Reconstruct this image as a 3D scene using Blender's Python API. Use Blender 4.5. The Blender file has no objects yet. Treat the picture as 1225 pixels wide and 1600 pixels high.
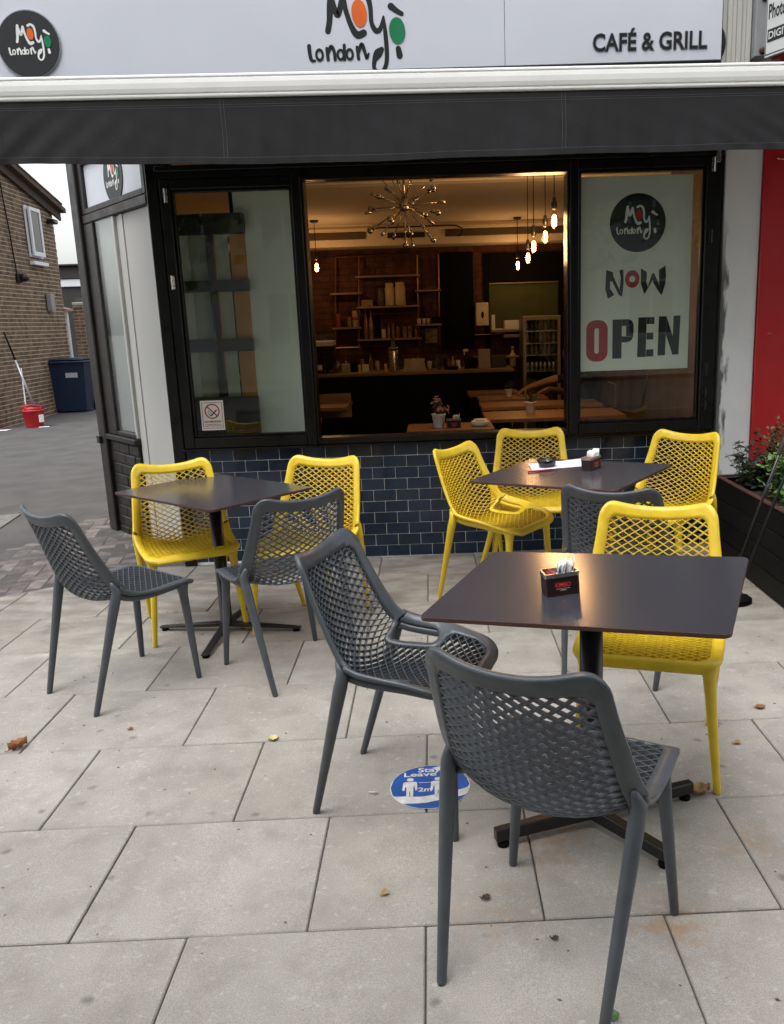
import bpy, bmesh, math, random
import numpy as np
from mathutils import Vector, Matrix, geometry
random.seed(7)
scene = bpy.context.scene
COL = scene.collection
R = math.radians

# ------------------------------------------------------------------ camera
F_PX, PITCH, ROLL, YAW, PPX, PPY, W_PX, H_PX = 1315.536, 0.22508, 0.03273, 0.01037, 695.19, 803.11, 1225.0, 1600.0
CAM_Z = 1.5
TILT = 0.0098            # the pavement falls about one per cent to the left
def cam_axes():
    cp, sp = math.cos(PITCH), math.sin(PITCH)
    f = Vector((math.sin(YAW)*cp, math.cos(YAW)*cp, -sp)); r0 = Vector((math.cos(YAW), -math.sin(YAW), 0)); d0 = f.cross(r0)
    c, s = math.cos(ROLL), math.sin(ROLL)
    return c*r0 + s*d0, -s*r0 + c*d0, f
AX_R, AX_D, AX_F = cam_axes()
cam = bpy.data.objects.new('camera', bpy.data.cameras.new('camera'))
COL.objects.link(cam)
m3 = Matrix((AX_R, -AX_D, -AX_F)).transposed()
cam.matrix_world = Matrix.Translation((0, 0, CAM_Z)) @ m3.to_4x4()
cam.data.sensor_fit = 'VERTICAL'; cam.data.sensor_height = 32.0; cam.data.sensor_width = 24.5
cam.data.lens = F_PX/H_PX*32.0
cam.data.shift_x = (W_PX/2-PPX)/H_PX; cam.data.shift_y = (PPY-H_PX/2)/H_PX
cam.data.clip_start = 0.05; cam.data.clip_end = 2000
scene.camera = cam
scene.render.resolution_x = 784; scene.render.resolution_y = 1024

# ------------------------------------------------------------------ light
SUN_EL, SUN_AZ = 70.0, 215.0
world = bpy.data.worlds.new('World'); scene.world = world; world.use_nodes = True
wn, wl = world.node_tree.nodes, world.node_tree.links
for n in list(wn): wn.remove(n)
wo = wn.new('ShaderNodeOutputWorld'); wb = wn.new('ShaderNodeBackground'); sky = wn.new('ShaderNodeTexSky'); hs = wn.new('ShaderNodeHueSaturation')
sky.sky_type = 'NISHITA'; sky.sun_disc = False; sky.sun_elevation = R(SUN_EL); sky.sun_rotation = R(SUN_AZ)
sky.dust_density = 4.0; sky.air_density = 1.3
hs.inputs['Saturation'].default_value = 0.22
wl.new(sky.outputs[0], hs.inputs['Color']); wl.new(hs.outputs[0], wb.inputs[0]); wl.new(wb.outputs[0], wo.inputs[0])
wb.inputs[1].default_value = 0.15
sl = bpy.data.lights.new('sun', 'SUN'); sl.energy = 0.5; sl.angle = R(35); sl.color = (1, .97, .93)
sun = bpy.data.objects.new('sun', sl); COL.objects.link(sun)
az, el = R(SUN_AZ), R(SUN_EL)
sdir = Vector((math.sin(az)*math.cos(el), math.cos(az)*math.cos(el), math.sin(el)))   # towards the sun
sun.rotation_euler = sdir.to_track_quat('Z', 'Y').to_euler(); sun.location = (0, -5, 20)
scene.view_settings.view_transform = 'Standard'; scene.view_settings.look = 'None'
scene.view_settings.exposure = 1.17; scene.view_settings.gamma = 1.0; scene.view_settings.use_curve_mapping = False

# ------------------------------------------------------------------ helpers
def ray(u, v): return AX_R*((u-PPX)/F_PX) + AX_D*((v-PPY)/F_PX) + AX_F
def at(u, v, y): d = ray(u, v); return Vector((0, 0, CAM_Z)) + d*(y/d.y)          # point on a wall plane y = const
def atx(u, v, x): d = ray(u, v); return Vector((0, 0, CAM_Z)) + d*(x/d.x)
def ground(u, v, z=0): d = ray(u, v); return Vector((0, 0, CAM_Z)) + d*((z-CAM_Z)/(d.z-TILT*d.x))
def gz(x): return TILT*x

MATS = {}
def mat(name, c, rough=.5, metal=0., var=.12, scale=6., bump=0., bscale=80., coat=0., c2=None, objrand=0., spec=.5, rvar=0., detail=5., stretch=None, trans=None):
    if name in MATS: return MATS[name]
    m = bpy.data.materials.new(name); m.use_nodes = True; MATS[name] = m
    nt = m.node_tree; N, L = nt.nodes, nt.links
    b = N['Principled BSDF']
    b.inputs['Roughness'].default_value = rough; b.inputs['Metallic'].default_value = metal
    b.inputs['Coat Weight'].default_value = coat; b.inputs['Coat Roughness'].default_value = .08
    b.inputs['Specular IOR Level'].default_value = spec
    tc = N.new('ShaderNodeTexCoord'); oi = N.new('ShaderNodeObjectInfo')
    mp = N.new('ShaderNodeMapping'); L.new(tc.outputs['Object'], mp.inputs['Vector'])
    if stretch: mp.inputs['Scale'].default_value = stretch
    if objrand:
        mu = N.new('ShaderNodeMath'); mu.operation = 'MULTIPLY'; mu.inputs[1].default_value = 37.0
        L.new(oi.outputs['Random'], mu.inputs[0]); L.new(mu.outputs[0], mp.inputs['Location'])
    no = N.new('ShaderNodeTexNoise'); no.inputs['Scale'].default_value = scale; no.inputs['Detail'].default_value = detail
    L.new(mp.outputs[0], no.inputs['Vector'])
    mr = N.new('ShaderNodeMapRange'); mr.inputs['From Min'].default_value = .3; mr.inputs['From Max'].default_value = .7
    L.new(no.outputs['Fac'], mr.inputs['Value'])
    mx = N.new('ShaderNodeMix'); mx.data_type = 'RGBA'
    a = [x*(1-var) for x in c]; d = [min(1, x*(1+var)) for x in c] if c2 is None else c2
    mx.inputs['A'].default_value = (*a, 1); mx.inputs['B'].default_value = (*d, 1)
    L.new(mr.outputs[0], mx.inputs['Factor']); out = mx.outputs['Result']
    if objrand:
        hv = N.new('ShaderNodeHueSaturation'); ma = N.new('ShaderNodeMapRange')
        ma.inputs['To Min'].default_value = 1-objrand; ma.inputs['To Max'].default_value = 1+objrand
        L.new(oi.outputs['Random'], ma.inputs['Value']); L.new(ma.outputs[0], hv.inputs['Value']); L.new(out, hv.inputs['Color']); out = hv.outputs[0]
    L.new(out, b.inputs['Base Color'])
    if rvar:
        m2 = N.new('ShaderNodeMapRange'); m2.inputs['From Min'].default_value = .3; m2.inputs['From Max'].default_value = .7
        m2.inputs['To Min'].default_value = max(0.02, rough-rvar); m2.inputs['To Max'].default_value = rough+rvar
        n3 = N.new('ShaderNodeTexNoise'); n3.inputs['Scale'].default_value = scale*2.7; n3.inputs['Detail'].default_value = 6
        L.new(mp.outputs[0], n3.inputs['Vector']); L.new(n3.outputs['Fac'], m2.inputs['Value']); L.new(m2.outputs[0], b.inputs['Roughness'])
    if bump:
        n2 = N.new('ShaderNodeTexNoise'); n2.inputs['Scale'].default_value = bscale; n2.inputs['Detail'].default_value = 4
        L.new(mp.outputs[0], n2.inputs['Vector'])
        bp = N.new('ShaderNodeBump'); bp.inputs['Strength'].default_value = bump; bp.inputs['Distance'].default_value = .004
        L.new(n2.outputs['Fac'], bp.inputs['Height']); L.new(bp.outputs[0], b.inputs['Normal'])
    if trans: b.inputs['Subsurface Weight'].default_value = trans
    return m

def glass(name, tint=(1, 1, 1), refl=1.0, rough=0.0, ior=1.5):
    if name in MATS: return MATS[name]
    m = bpy.data.materials.new(name); m.use_nodes = True; MATS[name] = m
    N, L = m.node_tree.nodes, m.node_tree.links
    for n in list(N): N.remove(n)
    o = N.new('ShaderNodeOutputMaterial'); mx = N.new('ShaderNodeMixShader'); t = N.new('ShaderNodeBsdfTransparent'); g = N.new('ShaderNodeBsdfGlossy')
    r0 = ((ior-1)/(ior+1))**2; ge = N.new('ShaderNodeNewGeometry'); dt = N.new('ShaderNodeVectorMath'); dt.operation = 'DOT_PRODUCT'
    L.new(ge.outputs['Normal'], dt.inputs[0]); L.new(ge.outputs['Incoming'], dt.inputs[1])
    ab = N.new('ShaderNodeMath'); ab.operation = 'ABSOLUTE'; L.new(dt.outputs['Value'], ab.inputs[0])          # Schlick, the same from both sides of the pane
    om = N.new('ShaderNodeMath'); om.operation = 'SUBTRACT'; om.inputs[0].default_value = 1; L.new(ab.outputs[0], om.inputs[1])
    pw_ = N.new('ShaderNodeMath'); pw_.operation = 'POWER'; pw_.inputs[1].default_value = 5; L.new(om.outputs[0], pw_.inputs[0])
    mu = N.new('ShaderNodeMath'); mu.operation = 'MULTIPLY_ADD'; mu.inputs[1].default_value = (1-r0)*refl; mu.inputs[2].default_value = r0*refl; mu.use_clamp = True
    no = N.new('ShaderNodeTexNoise'); no.inputs['Scale'].default_value = 1.6; bp = N.new('ShaderNodeBump'); bp.inputs['Strength'].default_value = .03; bp.inputs['Distance'].default_value = .02
    L.new(no.outputs['Fac'], bp.inputs['Height']); L.new(bp.outputs[0], g.inputs['Normal'])
    t.inputs['Color'].default_value = (*tint, 1); g.inputs['Roughness'].default_value = rough
    L.new(pw_.outputs[0], mu.inputs[0]); L.new(mu.outputs[0], mx.inputs[0]); L.new(t.outputs[0], mx.inputs[1]); L.new(g.outputs[0], mx.inputs[2]); L.new(mx.outputs[0], o.inputs[0])
    return m

def emit(name, c, s):
    if name in MATS: return MATS[name]
    m = bpy.data.materials.new(name); m.use_nodes = True; MATS[name] = m
    N, L = m.node_tree.nodes, m.node_tree.links
    b = N['Principled BSDF']; b.inputs['Base Color'].default_value = (*c, 1); b.inputs['Emission Color'].default_value = (*c, 1); b.inputs['Emission Strength'].default_value = s
    return m

class MB:
    """collects shapes and links them as one mesh object"""
    def __init__(s): s.v = []; s.f = []; s.mi = []; s.cur = 0
    def add(s, vs, fs):
        o = len(s.v); s.v += [tuple(p) for p in vs]; s.f += [tuple(i+o for i in f) for f in fs]; s.mi += [s.cur]*len(fs); return s
    def box(s, lo, hi, b=0., M=None):
        (x0, y0, z0), (x1, y1, z1) = lo, hi
        if b <= 0:
            vs = [(x, y, z) for z in (z0, z1) for y in (y0, y1) for x in (x0, x1)]
            fs = [(0, 2, 3, 1), (4, 5, 7, 6), (0, 1, 5, 4), (2, 6, 7, 3), (0, 4, 6, 2), (1, 3, 7, 5)]
        else:
            b = min(b, (x1-x0)*.49, (y1-y0)*.49, (z1-z0)*.49)
            vs = []; idx = {}
            c = ((x0+x1)/2, (y0+y1)/2, (z0+z1)/2); h = ((x1-x0)/2, (y1-y0)/2, (z1-z0)/2)
            for sx in (-1, 1):
                for sy in (-1, 1):
                    for sz in (-1, 1):
                        for a in range(3):
                            p = [c[0]+sx*(h[0]-b), c[1]+sy*(h[1]-b), c[2]+sz*(h[2]-b)]; p[a] += (sx, sy, sz)[a]*b
                            idx[(sx, sy, sz, a)] = len(vs); vs.append(tuple(p))
            fs = []
            for a in range(3):
                u, w = [k for k in range(3) if k != a]
                for sg in (-1, 1):
                    q = []
                    for su, sw in ((-1, -1), (1, -1), (1, 1), (-1, 1)):
                        k = [0, 0, 0]; k[a] = sg; k[u] = su; k[w] = sw; q.append(idx[(*k, a)])
                    if (sg > 0) != (a != 1): q.reverse()
                    fs.append(tuple(q))
            for a in range(3):                        # edge chamfers along axis a
                u, w = [k for k in range(3) if k != a]
                for su in (-1, 1):
                    for sw in (-1, 1):
                        k0 = [0, 0, 0]; k1 = [0, 0, 0]; k0[a] = -1; k1[a] = 1
                        for k in (k0, k1): k[u] = su; k[w] = sw
                        q = [idx[(*k0, u)], idx[(*k1, u)], idx[(*k1, w)], idx[(*k0, w)]]
                        P = [Vector(vs[i]) for i in q]; n = (P[1]-P[0]).cross(P[2]-P[0]); d = Vector([0, 0, 0]); d[u] = su; d[w] = sw
                        if n.dot(d) < 0: q.reverse()
                        fs.append(tuple(q))
            for sx in (-1, 1):
                for sy in (-1, 1):
                    for sz in (-1, 1):
                        q = [idx[(sx, sy, sz, a)] for a in range(3)]
                        if sx*sy*sz < 0: q.reverse()
                        fs.append(tuple(q))
        if M is not None: vs = [M @ Vector(p) for p in vs]
        return s.add(vs, fs)
    def cbox(s, c, size, b=0., M=None):
        return s.box([c[i]-size[i]/2 for i in range(3)], [c[i]+size[i]/2 for i in range(3)], b, M)
    def poly(s, pts, M=None):
        vs = [M @ Vector(p) for p in pts] if M is not None else pts
        return s.add(vs, [tuple(range(len(pts)))])
    def prism(s, pts, z0, z1, M=None, inset=0.):
        n = len(pts); a = sum(pts[i][0]*pts[(i+1) % n][1]-pts[(i+1) % n][0]*pts[i][1] for i in range(n))
        if a < 0: pts = pts[::-1]
        c = (sum(p[0] for p in pts)/n, sum(p[1] for p in pts)/n)
        rings = [[(x, y, z0) for x, y in pts]]
        if inset > 0:
            rings.append([(x, y, z1-inset) for x, y in pts])
            t = []
            for x, y in pts:
                d = math.hypot(x-c[0], y-c[1]) or 1; k = max(0, d-inset*1.3)/d; t.append((c[0]+(x-c[0])*k, c[1]+(y-c[1])*k, z1))
            rings.append(t)
        else: rings.append([(x, y, z1) for x, y in pts])
        vs = [p for r in rings for p in r]
        fs = [tuple(range(n))[::-1], tuple(range((len(rings)-1)*n, len(rings)*n))]
        for k in range(len(rings)-1):
            for i in range(n): j = (i+1) % n; fs.append((k*n+i, k*n+j, (k+1)*n+j, (k+1)*n+i))
        if M is not None: vs = [M @ Vector(p) for p in vs]
        return s.add(vs, fs)
    def tube(s, path, r, seg=8, cap=True, flat=1.0, closed=False):
        path = [Vector(p) for p in path]; n = len(path); rs = r if isinstance(r, (list, tuple)) else [r]*n
        vs = []; up = None
        for i, p in enumerate(path):
            t = (path[(i+1) % n] - path[i-1]) if closed else (path[min(i+1, n-1)]-path[max(i-1, 0)])
            t.normalize()
            if up is None: up = Vector((0, 0, 1)) if abs(t.z) < .9 else Vector((0, 1, 0))
            a = t.cross(up)
            if a.length < 1e-5: a = t.orthogonal()
            a.normalize(); bb = a.cross(t).normalized(); up = bb
            for k in range(seg):
                w = 2*math.pi*k/seg; vs.append(p + a*math.cos(w)*rs[i] + bb*math.sin(w)*rs[i]*flat)
        fs = []
        for i in range(n if closed else n-1):
            for k in range(seg):
                j = (k+1) % seg; i2 = (i+1) % n; fs.append((i*seg+k, i*seg+j, i2*seg+j, i2*seg+k))
        if cap and not closed: fs += [tuple(range(seg))[::-1], tuple(range((n-1)*seg, n*seg))]
        return s.add(vs, fs)
    def lathe(s, prof, seg=16, M=None, c=(0, 0, 0)):
        vs = []; fs = []; n = len(prof)
        for r, z in prof:
            for k in range(seg):
                w = 2*math.pi*k/seg; vs.append((c[0]+r*math.cos(w), c[1]+r*math.sin(w), c[2]+z))
        for i in range(n-1):
            for k in range(seg): j = (k+1) % seg; fs.append((i*seg+k, i*seg+j, (i+1)*seg+j, (i+1)*seg+k))
        if prof[0][0] > 1e-4: fs.append(tuple(range(seg))[::-1])
        if prof[-1][0] > 1e-4: fs.append(tuple(range((n-1)*seg, n*seg)))
        if M is not None: vs = [M @ Vector(p) for p in vs]
        return s.add(vs, fs)
    def mesh(s, name, mats, smooth=False):
        me = bpy.data.meshes.new(name); me.from_pydata(s.v, [], s.f); me.validate()
        for m in (mats if isinstance(mats, (list, tuple)) else [mats]): me.materials.append(m)
        if len(me.materials) > 1: me.polygons.foreach_set('material_index', s.mi[:len(me.polygons)])
        if smooth: me.polygons.foreach_set('use_smooth', [True]*len(me.polygons))
        me.update(); return me
    def build(s, name, mats, parent=None, smooth=False, loc=None, rot=None, w=False):
        return link(name, s.mesh(name, mats, smooth), parent, loc, rot, w)

def link(name, me, parent=None, loc=None, rot=None, w=False):
    o = bpy.data.objects.new(name, me); COL.objects.link(o)
    if parent is not None: o.parent = parent
    if loc is not None: o.location = loc
    if rot is not None: o.rotation_euler = rot
    if w and parent is not None:                      # the mesh was given in world coordinates
        q = parent; M = Matrix.Identity(4)
        while q is not None: M = q.matrix_basis @ M; q = q.parent
        me.transform(M.inverted())
    return o
def tag(o, label=None, cat=None, group=None, kind=None):
    if label: o['label'] = label
    if cat: o['category'] = cat
    if group: o['group'] = group
    if kind: o['kind'] = kind
    return o
def thing(name, label, cat, loc=(0, 0, 0), rz=0., group=None, M=None):
    o = bpy.data.objects.new(name, None); COL.objects.link(o); o.empty_display_size = .1
    if M is not None: o.matrix_basis = M
    else: o.location = loc; o.rotation_euler = (0, 0, rz)
    return tag(o, label, cat, group)
def kids(o): return [c for c in COL.objects if c.parent is o]
def copy_tree(o, parent=None, mats=None):
    c = o.copy(); COL.objects.link(c)
    if parent is not None: c.parent = parent
    if mats and c.data is not None:
        c.data = swapped(c.data, mats)
    for k in [k for k in ALLKIDS(o)]: copy_tree(k, c, mats)
    return c
def ALLKIDS(o): return list(o.children)
SW = {}
def swapped(me, mats):
    key = (me.name, mats[1].name)
    if key not in SW:
        n = me.copy()
        for i, m in enumerate(n.materials):
            if m == mats[0]: n.materials[i] = mats[1]
        SW[key] = n
    return SW[key]
def sheet(name, pts, m, parent=None, kind=None, z=0.):
    b = MB(); b.poly([(x, y, z) for x, y in pts]); o = b.build(name, m, parent)
    if kind: o['kind'] = kind
    return o
TXT = {}
def text_mesh(s, size=.1, ext=0.0, bold=0.0, space=1.0, align='CENTER'):
    cu = bpy.data.curves.new('lettering', 'FONT'); cu.body = s; cu.size = size; cu.extrude = ext; cu.offset = bold; cu.space_character = space
    cu.align_x = align; cu.align_y = 'CENTER'; cu.resolution_u = 3
    o = bpy.data.objects.new('lettering', cu); COL.objects.link(o); bpy.context.view_layer.update()
    me = bpy.data.meshes.new_from_object(o.evaluated_get(bpy.context.evaluated_depsgraph_get()))
    bpy.data.objects.remove(o); return me
FACE = Matrix(((1, 0, 0, 0), (0, 0, -1, 0), (0, 1, 0, 0), (0, 0, 0, 1)))   # drawing plane (x, y, out) -> upright, facing the street
def lettering(s, size, m, parent, M, ext=.002, bold=0., sx=1., space=1., name='lettering'):
    me = text_mesh(s, size, ext, bold, space); me.transform(M @ Matrix.Diagonal((sx, 1, 1, 1))); me.materials.clear(); me.materials.append(m)
    return link(name, me, parent)
def stroke(b, pts, M, z=0., th=.001, sub=6):
    """a brush stroke: points (x, y, width), smoothed, with round ends, as a thin raised slab"""
    P = [Vector(p) for p in pts]; n = len(P); q = []
    if n == 2: q = [P[0].lerp(P[1], i/8) for i in range(9)]
    else:
        for i in range(n-1):
            a, b0, c, d = P[max(i-1, 0)], P[i], P[i+1], P[min(i+2, n-1)]
            for k in range(sub):
                t = k/sub; q.append(.5*((2*b0)+(c-a)*t+(2*a-5*b0+4*c-d)*t*t+(3*b0-a-3*c+d)*t**3))
        q.append(P[-1])
    L_, R_ = [], []
    for i, p in enumerate(q):
        t = Vector((q[min(i+1, len(q)-1)]-q[max(i-1, 0)])[:2]).normalized(); nx = Vector((-t.y, t.x))*abs(p[2])/2
        L_.append(Vector(p[:2])+nx); R_.append(Vector(p[:2])-nx)
    def capp(p, t, w):
        a0 = math.atan2(t.y, t.x)
        return [Vector((p[0]+w/2*math.cos(a0+math.pi/2-k*math.pi/6), p[1]+w/2*math.sin(a0+math.pi/2-k*math.pi/6))) for k in range(1, 6)]
    t1 = Vector((q[-1]-q[-2])[:2]).normalized(); t0 = Vector((q[0]-q[1])[:2]).normalized()
    c1 = capp(q[-1], t1, q[-1][2]); c0 = capp(q[0], t0, q[0][2])
    vs = []; fs = []
    for l, r in zip(L_, R_): vs += [M @ Vector((l.x, l.y, z+th)), M @ Vector((r.x, r.y, z+th))]
    for i in range(len(q)-1): fs.append((2*i+1, 2*i+3, 2*i+2, 2*i))
    k = len(vs); vs += [M @ Vector((p.x, p.y, z+th)) for p in c1]; e = 2*(len(q)-1); fs.append((e, *reversed(range(k, k+5)), e+1)[::-1]) if False else fs.append((e+1, *reversed(range(k, k+5)), e))
    k = len(vs); vs += [M @ Vector((p.x, p.y, z+th)) for p in c0]; fs.append((0, *reversed(range(k, k+5)), 1))
    b.add(vs, fs)
def ellipse(b, c, rx, ry, M, z=0., n=28, tilt=0.):
    b.add([M @ Vector((c[0]+rx*math.cos(a)*math.cos(tilt)-ry*math.sin(a)*math.sin(tilt), c[1]+rx*math.cos(a)*math.sin(tilt)+ry*math.sin(a)*math.cos(tilt), z)) for a in [2*math.pi*i/n for i in range(n)]], [tuple(range(n))])
def ring(b, c, rx, ry, ix, iy, M, z=0., n=32):
    vs = []
    for i in range(n):
        a = 2*math.pi*i/n; vs += [M @ Vector((c[0]+rx*math.cos(a), c[1]+ry*math.sin(a), z)), M @ Vector((c[0]+ix*math.cos(a), c[1]+iy*math.sin(a), z))]
    b.add(vs, [(2*i, 2*((i+1) % n), 2*((i+1) % n)+1, 2*i+1) for i in range(n)])
def disc(b, c, r, M, z0, z1, n=40, ry=None):
    b.prism([(c[0]+r*math.cos(2*math.pi*i/n), c[1]+(ry or r)*math.sin(2*math.pi*i/n)) for i in range(n)], z0, z1, M)

# ------------------------------------------------------------------ materials
def slab_material():
    m = bpy.data.materials.new('paving_slab'); m.use_nodes = True; MATS['slab'] = m
    N, L = m.node_tree.nodes, m.node_tree.links; b = N['Principled BSDF']; b.inputs['Roughness'].default_value = .82; b.inputs['Specular IOR Level'].default_value = .3
    g = N.new('ShaderNodeNewGeometry'); oi = N.new('ShaderNodeObjectInfo')
    def noise(sc, det=5, src=None, w=None):
        n = N.new('ShaderNodeTexNoise'); n.inputs['Scale'].default_value = sc; n.inputs['Detail'].default_value = det; L.new(src or g.outputs['Position'], n.inputs['Vector']); return n.outputs['Fac']
    def rng(v, a, c, lo, hi):
        r = N.new('ShaderNodeMapRange'); r.inputs[1].default_value = a; r.inputs[2].default_value = c; r.inputs[3].default_value = lo; r.inputs[4].default_value = hi; L.new(v, r.inputs[0]); return r.outputs[0]
    def mixc(f, A, B, mode='MIX'):
        x = N.new('ShaderNodeMix'); x.data_type = 'RGBA'; x.blend_type = mode
        for k, v in ((0, f), ('A', A), ('B', B)):
            s_ = x.inputs[k]
            if isinstance(v, (int, float)): s_.default_value = v
            elif isinstance(v, tuple): s_.default_value = (*v, 1)
            else: L.new(v, s_)
        return x.outputs['Result']
    sh = N.new('ShaderNodeVectorMath'); sh.operation = 'MULTIPLY_ADD'; cx = N.new('ShaderNodeCombineXYZ'); L.new(oi.outputs['Random'], cx.inputs[0]); L.new(oi.outputs['Random'], cx.inputs[1])
    sh.inputs[1].default_value = (1, 1, 1); L.new(g.outputs['Position'], sh.inputs[0])
    sc = N.new('ShaderNodeVectorMath'); sc.operation = 'SCALE'; sc.inputs[3].default_value = 40; L.new(cx.outputs[0], sc.inputs[0]); L.new(sc.outputs[0], sh.inputs[2]); P = sh.outputs[0]
    base = mixc(rng(noise(3.2, 6, P), .35, .65, 0, 1), (.335, .315, .283), (.415, .393, .357))
    tint = mixc(rng(oi.outputs['Random'], 0, 1, 0, 1), (.88, .87, .85), (1.06, 1.06, 1.06)); base = mixc(1.0, base, tint, 'MULTIPLY')
    base = mixc(rng(noise(330, 2), .40, .66, 0.0, .46), base, (.13, .142, .13))          # aggregate grain
    base = mixc(rng(noise(260, 2, P), .6, .74, 0, .35), base, (.62, .60, .57))
    base = mixc(rng(noise(9, 9, P), .48, .74, 0, .40), base, (.17, .158, .14))          # foot grime
    st = N.new('ShaderNodeVectorMath'); st.operation = 'MULTIPLY'; st.inputs[1].default_value = (1, 1.3, 1); L.new(P, st.inputs[0])
    base = mixc(rng(noise(34, 8, st.outputs[0]), .60, .74, 0, .30), base, (.58, .585, .555))   # scuffs
    vo = N.new('ShaderNodeTexVoronoi'); vo.inputs['Scale'].default_value = 8.5; wv = N.new('ShaderNodeVectorMath'); wv.operation = 'MULTIPLY_ADD'; wv.inputs[1].default_value = (.02, .02, .02)
    n3 = N.new('ShaderNodeTexNoise'); n3.inputs['Scale'].default_value = 40; L.new(g.outputs['Position'], n3.inputs['Vector']); L.new(n3.outputs['Color'], wv.inputs[0]); L.new(g.outputs['Position'], wv.inputs[2]); L.new(wv.outputs[0], vo.inputs['Vector'])
    pk = N.new('ShaderNodeSeparateColor'); L.new(vo.outputs['Color'], pk.inputs[0])
    gum = N.new('ShaderNodeMath'); gum.operation = 'MULTIPLY'; L.new(rng(vo.outputs['Distance'], .05, .16, 1, 0), gum.inputs[0]); L.new(rng(pk.outputs[0], .66, .70, 0, .7), gum.inputs[1])
    base = mixc(gum.outputs[0], base, (.12, .112, .10))                                   # trodden gum
    for (x, y, r, col, amt) in ((.30, 2.16, .16, (.30, .17, .08), .75), (.55, 1.83, .15, (.33, .18, .07), .7), (.85, 2.15, .13, (.32, .20, .10), .55), (.12, 1.9, .17, (.34, .22, .13), .4), (1.0, 1.9, .1, (.34, .2, .1), .4), (-2.05, 4.25, .12, (.06, .06, .055), .8), (.2, 3.35, .05, (.07, .065, .06), .9), (-.95, 4.05, .13, (.09, .085, .08), .5)):
        d = N.new('ShaderNodeVectorMath'); d.operation = 'DISTANCE'; d.inputs[1].default_value = (x, y, 0); L.new(g.outputs['Position'], d.inputs[0])
        mm = N.new('ShaderNodeMath'); mm.operation = 'MULTIPLY'; L.new(rng(d.outputs['Value'], 0, r, amt, 0), mm.inputs[0]); L.new(rng(noise(24, 7), .42, .62, 0, 1), mm.inputs[1])
        base = mixc(mm.outputs[0], base, col)
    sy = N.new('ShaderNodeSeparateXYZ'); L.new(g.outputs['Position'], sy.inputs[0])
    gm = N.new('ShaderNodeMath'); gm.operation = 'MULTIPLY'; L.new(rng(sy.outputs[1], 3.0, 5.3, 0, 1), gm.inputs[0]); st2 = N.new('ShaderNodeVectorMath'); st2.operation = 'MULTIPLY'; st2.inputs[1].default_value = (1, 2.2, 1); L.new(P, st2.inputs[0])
    L.new(rng(noise(4.5, 8, st2.outputs[0]), .34, .62, .25, .95), gm.inputs[1]); base = mixc(gm.outputs[0], base, (.125, .112, .094))       # streaky dirt, plus the shade towards the shop wall painted into the slab colour
    L.new(base, b.inputs['Base Color'])
    bp = N.new('ShaderNodeBump'); bp.inputs['Strength'].default_value = .45; bp.inputs['Distance'].default_value = .003
    L.new(noise(190, 4), bp.inputs['Height']); L.new(bp.outputs[0], b.inputs['Normal'])
    return m
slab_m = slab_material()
mortar = mat('joint_mortar', (.105, .098, .088), .95, scale=40, var=.35, bump=.6, bscale=200)
asphalt = mat('asphalt', (.075, .072, .070), .9, scale=3, var=.22, bump=.9, bscale=260, detail=9)
paver_m = mat('paver_brick', (.125, .100, .092), .85, objrand=.45, var=.3, scale=14, bump=.6, bscale=140, c2=(.17, .15, .145))
grey_pl = mat('grey_plastic', (.060, .069, .081), .38, scale=22, var=.13, bump=.12, bscale=420, rvar=.07)
yell_pl = mat('yellow_plastic', (.69, .485, .024), .35, scale=22, var=.09, bump=.10, bscale=420, rvar=.07)
laminate = mat('dark_laminate', (.040, .040, .050), .21, scale=2.2, var=.08, spec=.5)
lam_edge = mat('laminate_edge', (.055, .022, .016), .5, scale=12, var=.2)
black_me = mat('black_metal', (.010, .010, .011), .33, scale=8, var=.2, bump=.08, bscale=300, rvar=.06)
black_pt = mat('black_gloss_paint', (.0045, .0043, .0042), .34, scale=5, var=.4, bump=.06, bscale=30, rvar=.08, spec=.35)
brown_pt = mat('dark_brown_paint', (.013, .0095, .0075), .42, scale=5, var=.35, bump=.12, bscale=30, rvar=.1, objrand=.2)
tile_m = mat('navy_glazed_tile', (.0090, .0195, .0410), .11, scale=16, var=.2, bump=.05, bscale=16, objrand=.14, spec=.5)
grout = mat('pale_grout', (.74, .73, .70), .9, scale=20, var=.25)
white_al = mat('white_aluminium', (.80, .80, .79), .42, scale=4, var=.04, rvar=.1, bump=.03, bscale=40)
canvas = mat('charcoal_canvas', (.0105, .0105, .0128), .85, scale=7, var=.2, bump=.5, bscale=420, detail=9, stretch=(1.6, 1, .35))
canvas_s = mat('canvas_stitching', (.085, .080, .082), .9)
fascia_m = mat('fascia_sheet', (.61, .63, .69), .38, scale=1.5, var=.025, rvar=.06)
ink = mat('black_vinyl', (.008, .008, .009), .4)
halo = mat('grey_vinyl_edge', (.16, .16, .17), .4)
disc_m = mat('charcoal_disc', (.014, .015, .018), .45, scale=3, var=.15)
steel = mat('brushed_steel', (.55, .55, .54), .28, 1.0, scale=20, var=.1, rvar=.08)
chrome = mat('chrome', (.42, .38, .33), .10, 1.0, scale=20, var=.05)
copper = mat('copper_pipe', (.26, .13, .10), .38, 1.0, scale=20, var=.15)
orange_v = mat('orange_vinyl', (.75, .13, .012), .4); green_v = mat('green_vinyl', (.004, .19, .075), .4)
white_v = mat('white_vinyl', (.78, .78, .77), .45); red_v = mat('red_vinyl', (.38, .022, .022), .45, scale=40, var=.25)
poster_m = mat('frosted_poster', (.74, .75, .67), .6, scale=2, var=.05)
sign_w = mat('sign_white', (.62, .64, .62), .4, scale=2, var=.05)
render_w = mat('white_render', (.60, .585, .565), .75, scale=2.2, var=.10, bump=.5, bscale=30, detail=9, c2=(.68, .67, .655))
red_pt = mat('red_paint', (.47, .012, .016), .38, scale=2, var=.10, bump=.12, bscale=14, rvar=.1)
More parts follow.
